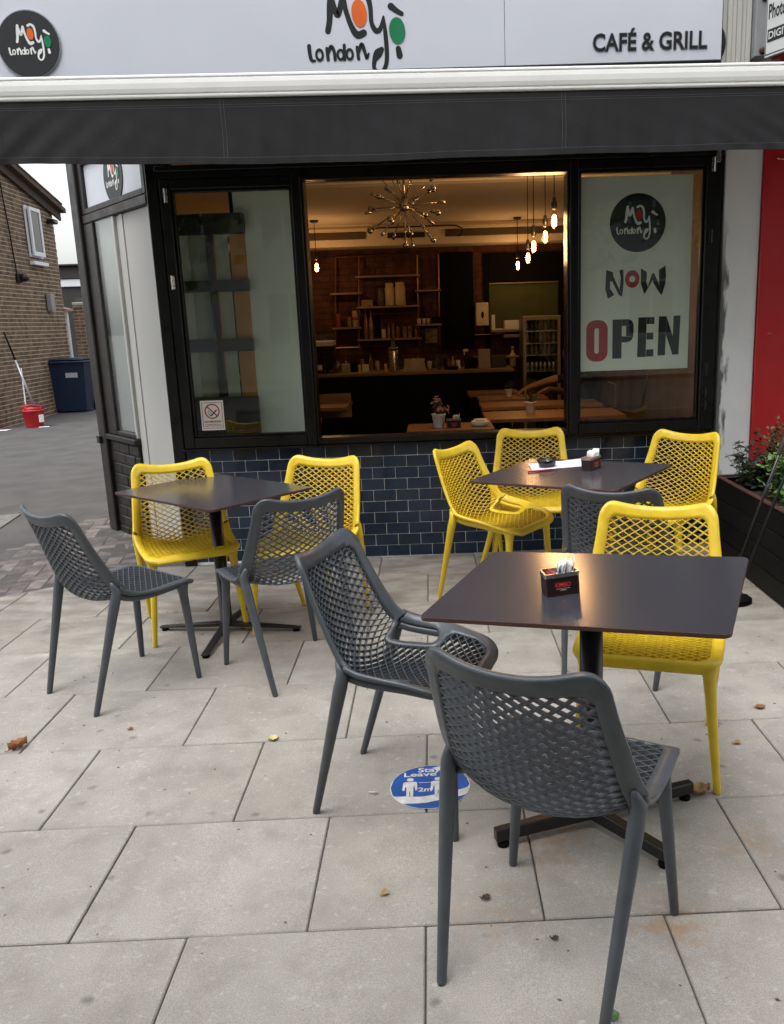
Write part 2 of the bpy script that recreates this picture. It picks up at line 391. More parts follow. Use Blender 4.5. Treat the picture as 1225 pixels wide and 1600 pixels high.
pale_w = mat('pale_panel', (.78, .82, .72), .5, scale=1.5, var=.05)
lobby_w = mat('lobby_white', (.50, .495, .475), .6, scale=1.5, var=.05)
blue_v = mat('blue_vinyl', (.012, .085, .34), .45, scale=14, var=.2, bump=.3, bscale=150)
white_worn = mat('worn_white_vinyl', (.62, .62, .60), .5, scale=30, var=.2)
plank_m = mat('black_stained_plank', (.0065, .006, .006), .65, spec=.25, scale=6, var=.4, bump=.6, bscale=60, objrand=.3, stretch=(1, .15, 1))
plank_e = mat('plank_top_edge', (.060, .024, .020), .6, scale=14, var=.3, bump=.4, bscale=60)
soil_m = mat('soil', (.03, .02, .014), 1, scale=40, var=.4, bump=1, bscale=60)
leaf_g = mat('leaf_green', (.070, .150, .036), .5, scale=7, var=.45, objrand=.2)
leaf_d = mat('leaf_dark', (.030, .062, .028), .55, scale=7, var=.4, objrand=.2)
leaf_r = mat('leaf_bronze', (.105, .100, .040), .6, scale=7, var=.4)
leaf_b = mat('leaf_brown', (.27, .105, .035), .7, scale=30, var=.4, bump=.5, bscale=80)
leaf_t = mat('leaf_tan', (.36, .225, .095), .7, scale=30, var=.35, bump=.5, bscale=80)
leaf_y = mat('leaf_yellow', (.56, .50, .24), .6, scale=30, var=.25)
stem_m = mat('plant_stem', (.06, .055, .03), .7)
house_br = mat('stock_brick', (.135, .082, .050), .9, scale=7.5, var=.55, bump=.5, bscale=60, c2=(.26, .165, .098), detail=8)
house_mo = mat('pale_mortar', (.56, .49, .39), .95, scale=20, var=.2)
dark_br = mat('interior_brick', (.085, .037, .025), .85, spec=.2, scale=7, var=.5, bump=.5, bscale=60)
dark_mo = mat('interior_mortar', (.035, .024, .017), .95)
oak = mat('oak_board', (.22, .105, .042), .42, scale=6, var=.25, bump=.15, bscale=80, stretch=(.25, 3, 1))
shelf_w = mat('shelf_board', (.20, .13, .07), .5, scale=6, var=.25, stretch=(.25, 3, 1))
ceil_m = mat('cream_ceiling', (.74, .64, .48), .85, scale=1.2, var=.06)
green_pt = mat('dark_green_paint', (.0025, .0062, .0050), .7, scale=3, var=.2, spec=.12)
olive_pt = mat('olive_paint', (.05, .062, .016), .8)
black_b = mat('matt_black', (.0022, .0022, .0022), .85, spec=.15)
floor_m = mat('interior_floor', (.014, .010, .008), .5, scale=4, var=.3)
ceram = mat('white_ceramic', (.72, .70, .66), .35, scale=4, var=.04)
tin_m = mat('brown_tin', (.022, .008, .008), .32, scale=12, var=.2)
sachet = mat('white_sachet', (.74, .74, .76), .45, scale=40, var=.08, bump=.4, bscale=40)
sachet_r = mat('red_sachet', (.42, .05, .055), .45, scale=40, var=.25)
paper = mat('white_paper', (.70, .72, .82), .6)
bin_m = mat('blue_bin_plastic', (.010, .022, .060), .45, scale=5, var=.15, bump=.2, bscale=120)
bucket_m = mat('red_bucket_plastic', (.52, .018, .022), .4, scale=5, var=.1)
roof_m = mat('brown_roof_tile', (.085, .060, .045), .9, scale=14, var=.4, bump=.6, bscale=40)
dark_cl = mat('dark_cladding', (.028, .025, .024), .7, scale=3, var=.2)
upvc = mat('white_upvc', (.74, .76, .80), .4, scale=3, var=.03)
skin = mat('skin', (.34, .17, .105), .5, trans=.1)
cloth_b = mat('black_cloth', (.008, .008, .010), .9, scale=30, var=.3)
hair_m = mat('dark_hair', (.012, .008, .006), .5)
pink_m = mat('pink_petal', (.48, .22, .20), .6, scale=60, var=.4)
pane_g = glass('window_pane', (.94, .965, .945), 1.2)
door_g = glass('door_pane', (.93, .95, .95), 1.3)
clear_g = glass('clear_bottle', (.80, .82, .76), 1.0, ior=1.35)
green_g = glass('green_bottle', (.15, .33, .16), 1.0, ior=1.35)
amber_g = glass('amber_bottle', (.42, .20, .06), 1.0, ior=1.35)
bulb_g = glass('bulb_glass', (1., .86, .66), .6, ior=1.3)
filament = emit('filament', (1., .60, .22), 60.0)
bulbglow = emit('bulb_glow', (1., .52, .17), 9.0)

# ------------------------------------------------------------------ the lattice chair
def catmull(P, n):
    P = [np.array(p, float) for p in P]; out = []
    for i in range(len(P)-1):
        a, b, c, d = P[max(i-1, 0)], P[i], P[i+1], P[min(i+2, len(P)-1)]
        for k in range(n):
            t = k/n; out.append(.5*((2*b)+(c-a)*t+(2*a-5*b+4*c-d)*t*t+(3*b-a-3*c+d)*t**3))
    out.append(P[-1]); return np.array(out)
class Shell:
    def __init__(s, arms):
        s.arms = arms
        pr = catmull([(.247, .420), (.236, .438), (.20, .448), (.11, .441), (0, .428), (-.095, .424), (-.155, .440), (-.197, .490), (-.222, .56), (-.245, .65), (-.268, .735), (-.288, .795), (-.297, .815)], 24)
        d = np.r_[0, np.cumsum(np.hypot(*np.diff(pr, axis=0).T))]; s.L = d[-1]
        s.q = np.linspace(0, s.L, 500); s.y = np.interp(s.q, d, pr[:, 0]); s.z = np.interp(s.q, d, pr[:, 1])
        f = lambda vals: np.interp(s.q, *catmull([(v[0], v[1]) for v in vals], 12).T)
        if arms:
            s.w = f([(0, .208), (.04, .226), (.12, .246), (.24, .258), (.36, .258), (.46, .246), (.60, .228), (.72, .210), (s.L, .198)])
            s.k = f([(0, -.004), (.05, .006), (.12, .030), (.2, .062), (.30, .088), (.40, .108), (.48, .100), (.58, .076), (.70, .050), (s.L, .034)])
        else:
            s.w = f([(0, .212), (.04, .226), (.12, .232), (.24, .236), (.36, .240), (.46, .238), (.60, .224), (.72, .209), (s.L, .198)])
            s.k = f([(0, -.004), (.05, .002), (.12, .008), (.2, .017), (.30, .042), (.40, .082), (.48, .092), (.58, .074), (.70, .050), (s.L, .034)])
        s.e = f([(0, 0), (s.L*.62, 0), (s.L*.85, .006), (s.L, .024)])
    def raw(s, X, q):
        p = X/.22; q = min(max(q, 0), s.L); i = min(int(q/s.L*499), 498); i0, i1 = max(i-6, 0), min(i+7, 499)
        t = np.array([s.y[i1]-s.y[i0], s.z[i1]-s.z[i0]]); t /= np.hypot(*t)
        I = lambda a: float(np.interp(q, s.q, a))
        w, k, e = I(s.w), I(s.k), I(s.e); a = abs(p)**2.3
        return Vector((p*w, I(s.y)+t[1]*k*a, I(s.z)-t[0]*k*a+e*p*p))
    def pn(s, X, q):
        h = .004; P = s.raw(X, q); n = (s.raw(X+h, q)-s.raw(X-h, q)).cross(s.raw(X, q+h)-s.raw(X, q-h))
        if n.length < 1e-12: n = Vector((0, 0, 1))
        return P, n.normalized()
def rrect(x0, x1, q0, q1, r0, r1, n=7, step=.014):
    """outline of a rounded rectangle, r0 at the q0 end, r1 at the q1 end, evenly dense"""
    P = []
    for cx, cy, a0, r in ((x1-r0, q0+r0, -90, r0), (x1-r1, q1-r1, 0, r1), (x0+r1, q1-r1, 90, r1), (x0+r0, q0+r0, 180, r0)):
        P += [(cx+r*math.cos(R(a0+90*k/n)), cy+r*math.sin(R(a0+90*k/n))) for k in range(n+1)]
    out = []
    for a, b in zip(P, P[1:]+P[:1]):
        d = math.dist(a, b); m = max(1, int(d/step)); out += [(a[0]+(b[0]-a[0])*k/m, a[1]+(b[1]-a[1])*k/m) for k in range(m)]
    return out
def inside(p, poly):
    x, y = p; c = False
    for (ax, ay), (bx, by) in zip(poly, poly[1:]+poly[:1]):
        if (ay > y) != (by > y) and x < (bx-ax)*(y-ay)/(by-ay)+ax: c = not c
    return c
def solid_from_region(S, outer, holes, t, bulge):
    """a plate of thickness t over the region between outer and holes, with rounded edges"""
    vs = [Vector(p) for p in outer]; ed = [(i, (i+1) % len(outer)) for i in range(len(outer))]
    for h in holes: o = len(vs); vs += [Vector(p) for p in h]; ed += [(o+i, o+(i+1) % len(h)) for i in range(len(h))]
    ext = []
    xs = [p[0] for p in outer]; ys = [p[1] for p in outer]; g = .016
    for i in range(int((max(xs)-min(xs))/g)):
        for j in range(int((max(ys)-min(ys))/g)):
            p = (min(xs)+(i+.5)*g, min(ys)+(j+.5)*g)
            if inside(p, outer) and not any(inside(p, h) for h in holes):
                if min(math.dist(p, v) for v in [(w.x, w.y) for w in vs]) > .008: ext.append(Vector(p))
    V, E, Fc, *_ = geometry.delaunay_2d_cdt(vs+ext, ed, [], 0, 1e-6)
    tri = []
    for f in Fc:
        c = (sum(V[i].x for i in f)/3, sum(V[i].y for i in f)/3)
        if inside(c, outer) and not any(inside(c, h) for h in holes): tri.append(tuple(f))
    PN = [S.pn(v.x, v.y) for v in V]; n = len(V)
    b = MB(); vv = [p+q*t/2 for p, q in PN]+[p-q*t/2 for p, q in PN]
    def orient(f):
        nn = (vv[f[1]]-vv[f[0]]).cross(vv[f[2]]-vv[f[0]]); return f if nn.dot(PN[f[0]][1]) > 0 else f[::-1]
    tri = [orient(f) for f in tri]; cnt = {}
    for f in tri:
        for a, c in ((f[0], f[1]), (f[1], f[2]), (f[2], f[0])): cnt[(a, c)] = 1
    bd = [(a, c) for a, c in cnt if (c, a) not in cnt]
    out = {}
    for a, c in bd:
        o = (PN[c][0]-PN[a][0]).cross(PN[a][1]).normalized()
        for i in (a, c): out[i] = out.get(i, Vector((0, 0, 0)))+o
    mid = {}
    for i, o in out.items(): mid[i] = len(vv); vv.append(PN[i][0]+o.normalized()*bulge)
    fs = tri+[(f[2]+n, f[1]+n, f[0]+n) for f in tri]
    for a, c in bd: fs += [(c, a, mid[a], mid[c]), (mid[c], mid[a], a+n, c+n)]
    b.add(vv, fs); return b
def chair_meshes(arms):
    S = Shell(arms); Lq = S.L
    outer = rrect(-.22, .22, 0, Lq, .075 if arms else .05, .058)
    win = rrect(-.22+.034, .22-.034, .038, Lq-.043, .05 if arms else .035, .034)
    holes = []; holeX = []
    if arms:
        for s in (-1, 1):
            holes.append(rrect(*sorted((s*.132, s*.192)), .215, .400, .024, .024, 6, .01))
            holeX.append(rrect(*sorted((s*.114, s*.200)), .195, .42, .02, .02, 5))
        # the window narrows beside the openings: a solid band surrounds each of them
        win = []
        x0 = .187
        pts = [(0, .04), (.13, .04), (.165, .052), (x0, .09), (x0, .165), (.166, .188), (.128, .198), (.116, .222), (.116, .392), (.128, .418), (.165, .432), (x0, .458), (x0, Lq-.082), (.172, Lq-.056), (.148, Lq-.048), (0, Lq-.048)]
        full = pts+[(-x, y) for x, y in pts[-2:0:-1]]
        for a, c in zip(full, full[1:]+full[:1]):
            m = max(1, int(math.dist(a, c)/.014)); win += [(a[0]+(c[0]-a[0])*k/m, a[1]+(c[1]-a[1])*k/m) for k in range(m)]
    rim = solid_from_region(S, outer, [win]+holes, .0150, .0024)
    wide = [(x*1.035, Lq/2+(y-Lq/2)*1.010) for x, y in win]
    A_, B_ = .0420, .0265; seat, back = MB(), MB(); tt = .0120
    cache = {}
    def node(i, j, sgn, b, d):
        k = (i, j, sgn)
        if k not in d: P, n = S.pn(i*A_/2, .03+j*B_/2); d[k] = len(b.v); b.v.append(tuple(P+n*sgn*tt/2))
        return d[k]
    ds, db = {}, {}
    sp = .44
    for j in range(-1, int(2*Lq/B_)+2):
        for i in range(-20, 21):
            if (i+j) % 2: continue
            X, q = i*A_/2, .03+j*B_/2
            if not inside((X, q), wide) : continue
            if any(inside((X, q), h) for h in holes): continue
            b, d = (seat, ds) if q < sp else (back, db)
            cs = [(i+1, j), (i, j+1), (i-1, j), (i, j-1)]
            t_ = [node(a, c, 1, b, d) for a, c in cs]; u_ = [node(a, c, -1, b, d) for a, c in cs]
            o = len(b.v)
            for sg, kk in ((1, .79), (-1, .88)):                      # the ribs are thin and deep, thinner still at the back
                for a, c in cs:
                    P, n = S.pn(X+(a-i)*A_/2*kk, q+(c-j)*B_/2*kk); b.v.append(tuple(P+n*sg*tt/2*.96))
            for k in range(4):
                m = (k+1) % 4
                b.f += [(t_[k], t_[m], o+m, o+k), (u_[m], u_[k], o+4+k, o+4+m), (o+k, o+m, o+4+m, o+4+k)]
                b.mi += [0, 0, 0]
    legs = []
    def leg(path, secs):
        b = MB(); P = [Vector(p) for p in path]; n = len(P); sg = 12; vs = []
        for p, (rx, ry) in zip(P, secs):
            vs += [(p.x+rx*math.cos(2*math.pi*k/sg), p.y+ry*math.sin(2*math.pi*k/sg), p.z) for k in range(sg)]
        fs = [(i*sg+k, (i+1)*sg+k, (i+1)*sg+(k+1) % sg, i*sg+(k+1) % sg) for i in range(n-1) for k in range(sg)]
        fs += [tuple(range(sg)), tuple(range((n-1)*sg, n*sg))[::-1]]
        b.add(vs, fs); return b
    for s in (-1, 1):
        wf = S.raw(s*.185, .055)
        u0, n0 = S.pn(s*.203, .51); u1, n1 = S.pn(s*.203, .452); ft = Vector((s*.193, -.267, 0))
        if n0.y < 0: n0 = -n0
        if n1.y < 0: n1 = -n1
        u0 = u0-n0*.005; u1 = u1-n1*.0135-Vector((0, 0, .010))
        L_ = [(.10, .0190, .0225), (.22, .0182, .0205), (.4, .0168, .0180), (.65, .0148, .0152), (.985, .0118, .0122), (1, .0105, .0108)]
        legs.append(leg([u0, u0.lerp(u1, .5), u1]+[u1.lerp(ft, t) for t, *_ in L_], [(.0085, .0075), (.0140, .0140), (.0180, .0200)]+[(a, b) for _, a, b in L_]))
        top = Vector((wf.x-s*.004, wf.y-.012, wf.z-.002)); ft = Vector((s*.227, .203, 0))
        L_ = [(0, .040, .030), (.035, .034, .026), (.075, .027, .0225), (.13, .0205, .0190), (.3, .0178, .0172), (.6, .0152, .0152), (.985, .0118, .0120), (1, .0105, .0108)]
        legs.append(leg([top.lerp(ft, t) for t, *_ in L_], [(a, b) for _, a, b in L_]))
    ap = MB()                                                         # apron rail under the seat edge, back leg to back leg
    rail = [S.raw(-.192, .40-.03*k)+Vector((0, 0, -.016)) for k in range(12)]+[S.raw(-.185+.0411*k, .045)+Vector((0, -.004, -.014)) for k in range(10)]+[S.raw(.192, .07+.03*k)+Vector((0, 0, -.016)) for k in range(12)]
    ap.tube(rail, .0085, 8, flat=1.5)
    out = {}
    for nm, b in (('rim', rim), ('seat', seat), ('backrest', back), ('seat_rail', ap)): out[nm] = b
    return out, legs
def build_chair(arms, m, name, label, group):
    t = thing(name, label, 'chair', group=group); o, legs = chair_meshes(arms)
    o['rim'].build('rim', m, t, smooth=True); o['seat'].build('seat', m, t); o['backrest'].build('backrest', m, t); o['seat_rail'].build('seat_rail', m, t, smooth=True)
    for l in legs: l.build('leg', m, t, smooth=True)
    return t
def furn(x, y, th, z=0.):
    return Matrix.Translation((x, y, gz(x)+z)) @ Matrix.Rotation(-TILT, 4, 'Y') @ Matrix.Rotation(th, 4, 'Z')
G_CH = 'lattice chairs around the outdoor tables'
CHAIRS = [  # x, y, turn, yellow?, arms?, label
    (.275, 1.800, -30.2, 0, 0, 'dark grey lattice chair nearest the camera, its back turned to us'),
    (-1.384, 3.497, -39.6, 0, 0, 'dark grey lattice chair at the far left, its seat turned to the left-hand table'),
    (-.689, 3.604, 34.1, 0, 0, 'dark grey lattice chair seen from behind, between left-hand table and grey armchair'),
    (.815, 3.489, -27.3, 0, 0, 'dark grey lattice chair mostly hidden behind the yellow chair at the front table'),
    (-.100, 2.497, -108.2, 0, 1, 'dark grey lattice armchair with open side slots, left of the front table'),
    (.712, 2.663, 161.2, 1, 0, 'yellow lattice chair facing us across the front table'),
    (-1.280, 4.191, 204.4, 1, 0, 'yellow lattice chair behind the left-hand table, next to the dark brown post'),
    (-.653, 4.130, 161.1, 1, 0, 'yellow lattice chair right of the left-hand table, against the navy tiles'),
    (.327, 4.405, -126.1, 1, 1, 'yellow lattice armchair with open side slots, left of the rear table'),
    (.568, 4.882, 172.6, 1, 0, 'yellow lattice chair behind the rear table, below the open window'),
    (1.258, 4.522, 136.1, 1, 0, 'yellow lattice chair right of the rear table, before the white pillar'),
]

# ------------------------------------------------------------------ ground
YW = 5.37                                                           # face of the tiled wall
RT = (0, -TILT, 0)
g = sheet('ground', [(-400, -400), (400, -400), (400, 400), (-400, 400)], mat('far_ground', (.10, .10, .085), .95, scale=.3, var=.3), z=-.42); tag(g, kind='structure')
b = MB(); b.poly([(-30, 3.6, -.006), (-1.0, 3.6, -.006), (-1.0, 7.0, -.006), (-2.0, 60, -.006), (-30, 60, -.006)])
alley = b.build('alley_road', asphalt, rot=RT); tag(alley, kind='structure')
b = MB(); b.poly([(-30, -2.6, -.009), (30, -2.6, -.009), (30, 5.6, -.009), (-1.2, 5.6, -.009), (-3.2, 4.45, -.009), (-30, 4.45, -.009)])
pav = b.build('pavement', mortar, rot=RT); tag(pav, kind='structure')
b = MB(); b.box((-30, -2.74, -.2), (30, -2.60, .004), .01); kerb = b.build('kerb', slab_m, rot=RT); tag(kerb, kind='structure')
b = MB(); b.poly([(-60, -10.5, -.12), (60, -10.5, -.12), (60, -2.7, -.12), (-60, -2.7, -.12)]); road = b.build('road', asphalt, rot=RT); tag(road, kind='structure')
b = MB(); b.poly([(-60, -14, -.02), (60, -14, -.02), (60, -10.5, -.02), (-60, -10.5, -.02)]); fp = b.build('far_pavement', slab_m, rot=RT); tag(fp, kind='structure')

SX0, SW_, SY0, SD = -.9753, .6081, 1.8618, .5112
LA, LB = Vector((-2.78, 4.76)), Vector((-1.60, 5.53))
def clip(poly, side):
    out = []
    for a, c in zip(poly, poly[1:]+poly[:1]):
        fa, fc = side(a), side(c)
        if fa >= 0: out.append(a)
        if fa*fc < 0: t = fa/(fa-fc); out.append((a[0]+(c[0]-a[0])*t, a[1]+(c[1]-a[1])*t))
    return out
s_line = lambda p: -((LB.x-LA.x)*(p[1]-LA.y)-(LB.y-LA.y)*(p[0]-LA.x))
s_wall = lambda p: 5.366-p[1]
full_me = None
for n in range(-3, 7):
    for m in range(-6, 9):
        cx = SX0+(m+.5+(.5 if n % 2 else 0))*SW_; cy = SY0+(n+.5)*SD; h, k = SW_/2-.0024, SD/2-.0024
        if not -3.9 < cx < 3.4: continue
        q = [(cx-h, cy-k), (cx+h, cy-k), (cx+h, cy+k), (cx-h, cy+k)]
        c = clip(clip(q, s_line), s_wall)
        if len(c) < 3: continue
        dz = random.uniform(-.0012, .0012); rot = (random.uniform(-.002, .002), random.uniform(-.002, .002), random.uniform(-.0012, .0012))
        if c == q:
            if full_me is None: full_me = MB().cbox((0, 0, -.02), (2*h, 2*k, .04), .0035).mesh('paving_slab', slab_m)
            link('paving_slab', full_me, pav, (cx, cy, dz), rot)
        else:
            ar = abs(sum(c[i][0]*c[(i+1) % len(c)][1]-c[(i+1) % len(c)][0]*c[i][1] for i in range(len(c))))/2
            if ar < .006: continue
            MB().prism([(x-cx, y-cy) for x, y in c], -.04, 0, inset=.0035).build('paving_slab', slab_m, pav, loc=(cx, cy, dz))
# herringbone of worn block pavers between the slabs and the asphalt
PB = [(-2.60, 4.89), (-1.63, 5.53), (-1.95, 6.02), (-2.22, 6.35), (-2.62, 7.3), (-2.95, 7.0), (-2.98, 6.5), (-3.02, 6.1), (-3.5, 6.0), (-3.7, 5.6), (-3.6, 4.35), (-3.2, 4.5)]
pbm = MB().cbox((0, 0, -.02), (.196, .096, .04), .005).mesh('paving_brick', paver_m)
o_ = Vector((-3.0, 5.2)); ang = R(12); cb, sb = math.cos(ang), math.sin(ang); cnt = 0
for a in range(-26, 27):
    for c_ in range(-14, 15):
        for ver in (0, 1):
            i, j = a+2*c_, a-2*c_
            lx, ly = (i+1, j+.5) if not ver else (i+.5, j+2)
            lx *= .1; ly *= .1
            x, y = o_.x+cb*lx-sb*ly, o_.y+sb*lx+cb*ly
            if not inside((x, y), PB): continue
            if s_line((x, y)) > -.085*1.36: continue
            if random.random() < .03: continue
            ob = link('paving_brick', pbm, pav, (x, y, random.uniform(-.007, -.0005)), (random.uniform(-.02, .02), random.uniform(-.02, .02), ang+(math.pi/2 if ver else 0)+random.uniform(-.02, .02))); cnt += 1

# ------------------------------------------------------------------ the cafe building
cafe = thing('cafe_building', 'black framed cafe front with navy tiles, serving window and white rendered pillar', 'building', (0, YW, 0))
def cpart(name, fill, m, parent=None, smooth=False, w=True):
    b = MB(); fill(b); return b.build(name, m, parent or cafe, smooth, w=w)
riser = cpart('tiled_wall', lambda b: b.box((-1.585, YW+.0012, -.06), (1.797, YW+.16, .742)), grout)
tme = MB().cbox((0, 0, 0), (.1450, .012, .0715), .0022).mesh('tile', tile_m)
TP, TR = .1477, .0742
for r in range(10):
    z = .742-TR*(r+.5)
    for k in range(-1, 25):
        x = -1.585+TP*(k+.5+(.5 if r % 2 else 0))
        x0, x1 = max(x-TP/2, -1.585), min(x+TP/2, 1.797)
        if x1-x0 < .03: continue
        if x1-x0 < TP-.001:
            MB().cbox(((x0+x1)/2, YW+.004, z), (x1-x0-.0027, .012, .0715), .0022).build('tile', tile_m, riser, w=True)
        else:
            link('tile', tme, riser, (x, .004+random.uniform(-.0006, .0006), z), (random.uniform(-.006, .006), 0, random.uniform(-.004, .004)))
# black joinery
def frame(name, x0, x1, z0, z1, gx0, gx1, gz0, gz1, pane=True, y0=YW-.035, y1=YW+.05):
    def fill(b):
        b.box((x0, y0, z0), (gx0-.016, y1, z1), .006); b.box((gx1+.016, y0, z0), (x1, y1, z1), .006)
        b.box((gx0-.016, y0+.002, z0), (gx1+.016, y1, gz0-.016), .006); b.box((gx0-.016, y0+.002, gz1+.016), (gx1+.016, y1, z1), .006)
        for q in ((gx0-.0155, gz0-.0155, gx0, gz1+.0155), (gx1, gz0-.0155, gx1+.0155, gz1+.0155), (gx0, gz0-.0155, gx1, gz0), (gx0, gz1, gx1, gz1+.0155)):
            b.box((q[0], y0+.022, q[1]), (q[2], y1-.02, q[3]), .004)
    f = cpart(name, fill, black_pt)
    if pane: cpart('pane', lambda b: b.box((gx0-.006, y0+.040, gz0-.006), (gx1+.006, y0+.046, gz1+.006)), pane_g, f)
    return f
fL = frame('window_frame', -1.582, -.742, .757, 2.372, -1.505, -.817, .842, 2.298)
fR = frame('window_frame', .868, 1.782, .767, 2.412, .940, 1.672, .852, 2.338)
for fr, hx, hz in ((fL, -1.545, 2.28), (fL, -1.552, 1.78), (fR, 1.728, 2.36), (fR, 1.725, 1.95), (fR, 1.722, 1.15)):
    cpart('hinge', lambda b: (b.box((hx-.012, YW-.043, hz-.04), (hx+.012, YW-.0352, hz+.04), .002), b.tube([(hx, YW-.046, hz-.04), (hx, YW-.046, hz+.04)], .006, 8)), steel if hz > 2.3 or hz > 1.7 and hx < 0 else black_me, fr)
cpart('hinge', lambda b: (b.box((1.74, YW-.05, 2.37), (1.765, YW-.0352, 2.44), .003)), steel, fR)
for zb in (.90, .98):
    cpart('bolt', lambda b: (b.tube([(1.722, YW-.048, zb), (1.722, YW-.048, zb+.06)], .006, 8), b.box((1.705, YW-.042, zb+.015), (1.74, YW-.0352, zb+.045), .002)), black_me, fR)
cpart('window_sill', lambda b: (b.box((-1.60, YW-.045, .7445), (1.79, YW+.30, .7555), .003), b.box((-.7405, YW-.03, .757), (.8665, YW+.10, .800), .006)), black_pt)
for jx in (-.7405, .8535): cpart('window_jamb', lambda b: b.box((jx, YW-.02, .802), (jx+.0125, YW+.12, 2.345), .003), black_pt)
cpart('window_head', lambda b: (b.box((-1.60, YW-.03, 2.3745), (-.7405, YW+.08, 2.412), .004), b.box((-.7395, YW-.03, 2.346), (.8665, YW+.08, 2.412), .004), b.box((-1.60, YW-.04, 2.414), (1.795, YW+.09, 2.448), .005)), black_pt)
cpart('corner_post', lambda b: b.box((-1.66, YW-.03, -.06), (-1.588, YW+.10, 2.9), .006), black_pt)
cpart('edge_strip', lambda b: b.box((1.784, YW-.03, -.06), (1.7975, YW+.08, 2.44), .003), black_pt)
tf = cpart('transom_frame', lambda b: [b.box((x, YW-.02, 2.4495), (x+.07, YW+.06, 2.72), .005) for x in (-1.585, -.80, .862, 1.725)], black_pt)
cpart('pane', lambda b: b.box((-1.585, YW+.012, 2.4495), (1.79, YW+.018, 2.72)), pane_g, tf)
cpart('front_wall', lambda b: b.box((-1.62, YW-.06, 2.745), (2.03, 11.05, 8.2)), mat('upper_wall', (.12, .085, .07), .85, scale=3, var=.3))
pilm = mat('smudged_render', (.76, .76, .765), .75, scale=2.2, var=.06, bump=.5, bscale=30, detail=9, c2=(.82, .82, .825))
def smudge(m):
    N, L = m.node_tree.nodes, m.node_tree.links; b = N['Principled BSDF']; src = b.inputs['Base Color'].links[0].from_socket
    g_ = N.new('ShaderNodeNewGeometry'); sx = N.new('ShaderNodeSeparateXYZ'); L.new(g_.outputs['Position'], sx.inputs[0])
    a = N.new('ShaderNodeMapRange'); a.inputs[1].default_value = 1.80; a.inputs[2].default_value = 1.91; a.inputs[3].default_value = .66; a.inputs[4].default_value = 0; L.new(sx.outputs[0], a.inputs[0])
    st = N.new('ShaderNodeVectorMath'); st.operation = 'MULTIPLY'; st.inputs[1].default_value = (26, 1, 5); L.new(g_.outputs['Position'], st.inputs[0])
    n = N.new('ShaderNodeTexNoise'); n.inputs['Scale'].default_value = 1.0; n.inputs['Detail'].default_value = 8; L.new(st.outputs[0], n.inputs['Vector'])
    s1 = N.new('ShaderNodeMath'); s1.operation = 'ADD'; L.new(a.outputs[0], s1.inputs[0]); L.new(n.outputs['Fac'], s1.inputs[1])
    r = N.new('ShaderNodeMapRange'); r.inputs[1].default_value = .86; r.inputs[2].default_value = .98; r.inputs[3].default_value = 0; r.inputs[4].default_value = .85; L.new(s1.outputs[0], r.inputs[0])
    z = N.new('ShaderNodeMapRange'); z.inputs[1].default_value = 2.1; z.inputs[2].default_value = 1.7; z.inputs[3].default_value = 0; z.inputs[4].default_value = 1; L.new(sx.outputs[2], z.inputs[0])
    mu = N.new('ShaderNodeMath'); mu.operation = 'MULTIPLY'; L.new(r.outputs[0], mu.inputs[0]); L.new(z.outputs[0], mu.inputs[1])
    x = N.new('ShaderNodeMix'); x.data_type = 'RGBA'; x.inputs['B'].default_value = (.02, .02, .02, 1); L.new(mu.outputs[0], x.inputs[0]); L.new(src, x.inputs['A']); L.new(x.outputs['Result'], b.inputs['Base Color'])
smudge(pilm)
cpart('pillar', lambda b: b.box((1.7995, YW-.02, -.06), (2.032, YW+.25, 2.70), .008), pilm)

# the canted corner: post, side window on a brick plinth, white door, sign panel over it
A0 = Vector((-1.60, 5.40)); D0 = Vector((-.70, .86)).normalized()
MC = Matrix(((D0.x, -D0.y, 0, A0.x), (D0.y, D0.x, 0, A0.y), (0, 0, 1, 0), (0, 0, 0, 1)))    # local: along the corner, outwards, up
def kpart(name, fill, m, parent=None):
    b = MB(); fill(b); b.v = [tuple(MC @ Vector(p)) for p in b.v]; return b.build(name, m, parent or cafe, w=True)
kpart('corner_post', lambda b: b.box((1.425, -.11, -.08), (1.575, .03, 3.4), .008), brown_pt)
kpart('corner_post', lambda b: b.box((.012, -.10, -.08), (.19, -.002, 3.4), .008), black_pt)
pl = kpart('plinth', lambda b: b.box((.835, -.14, -.08), (1.424, -.008, .70)), mat('plinth_mortar', (.012, .010, .009), .8))
for r in range(9):
    for k in range(4):
        t0 = .835+.195*(k-(.5 if r % 2 else 0)); t1 = min(t0+.187, 1.423); t0 = max(t0, .836)
        if t1-t0 > .03: kpart('brick', lambda b: b.box((t0, -.06, -.05+.083*r), (t1, .0+random.uniform(-.003, .003), -.05+.083*r+.074), .006), brown_pt, pl)
kpart('plinth_sill', lambda b: b.box((.825, -.14, .7015), (1.4235, .028, .742), .006), brown_pt)
sf = kpart('side_window_frame', lambda b: (b.box((1.232, -.07, .7435), (1.4235, .004, 2.268), .006), b.box((.845, -.07, .7435), (1.231, .002, .775), .005), b.box((.205, -.07, 2.2695), (1.4235, .006, 2.33), .006)), brown_pt)
kpart('pane', lambda b: b.box((.862, -.014, .7755), (1.2315, -.009, 2.269)), door_g, sf)
kpart('side_window_stile', lambda b: (b.box((.832, -.06, .744), (.8615, -.002, 2.268), .004)), lobby_w, sf)
kpart('post_catch', lambda b: b.box((1.50, .031, .66), (1.56, .055, .72), .004), black_me)
dr = kpart('white_door', lambda b: (b.box((.192, -.10, -.04), (.8305, -.025, 2.268), .004), b.box((.192, -.0245, -.04), (.235, -.010, 2.268), .004), b.box((.70, -.0245, -.04), (.765, -.017, 2.268), .003)), lobby_w)
kpart('pale_backing', lambda b: b.box((.863, -.050, .78), (1.231, -.040, 2.268)), lobby_w)  # thin panel close behind the pane: lobby wall, whitened to imitate reflected sky
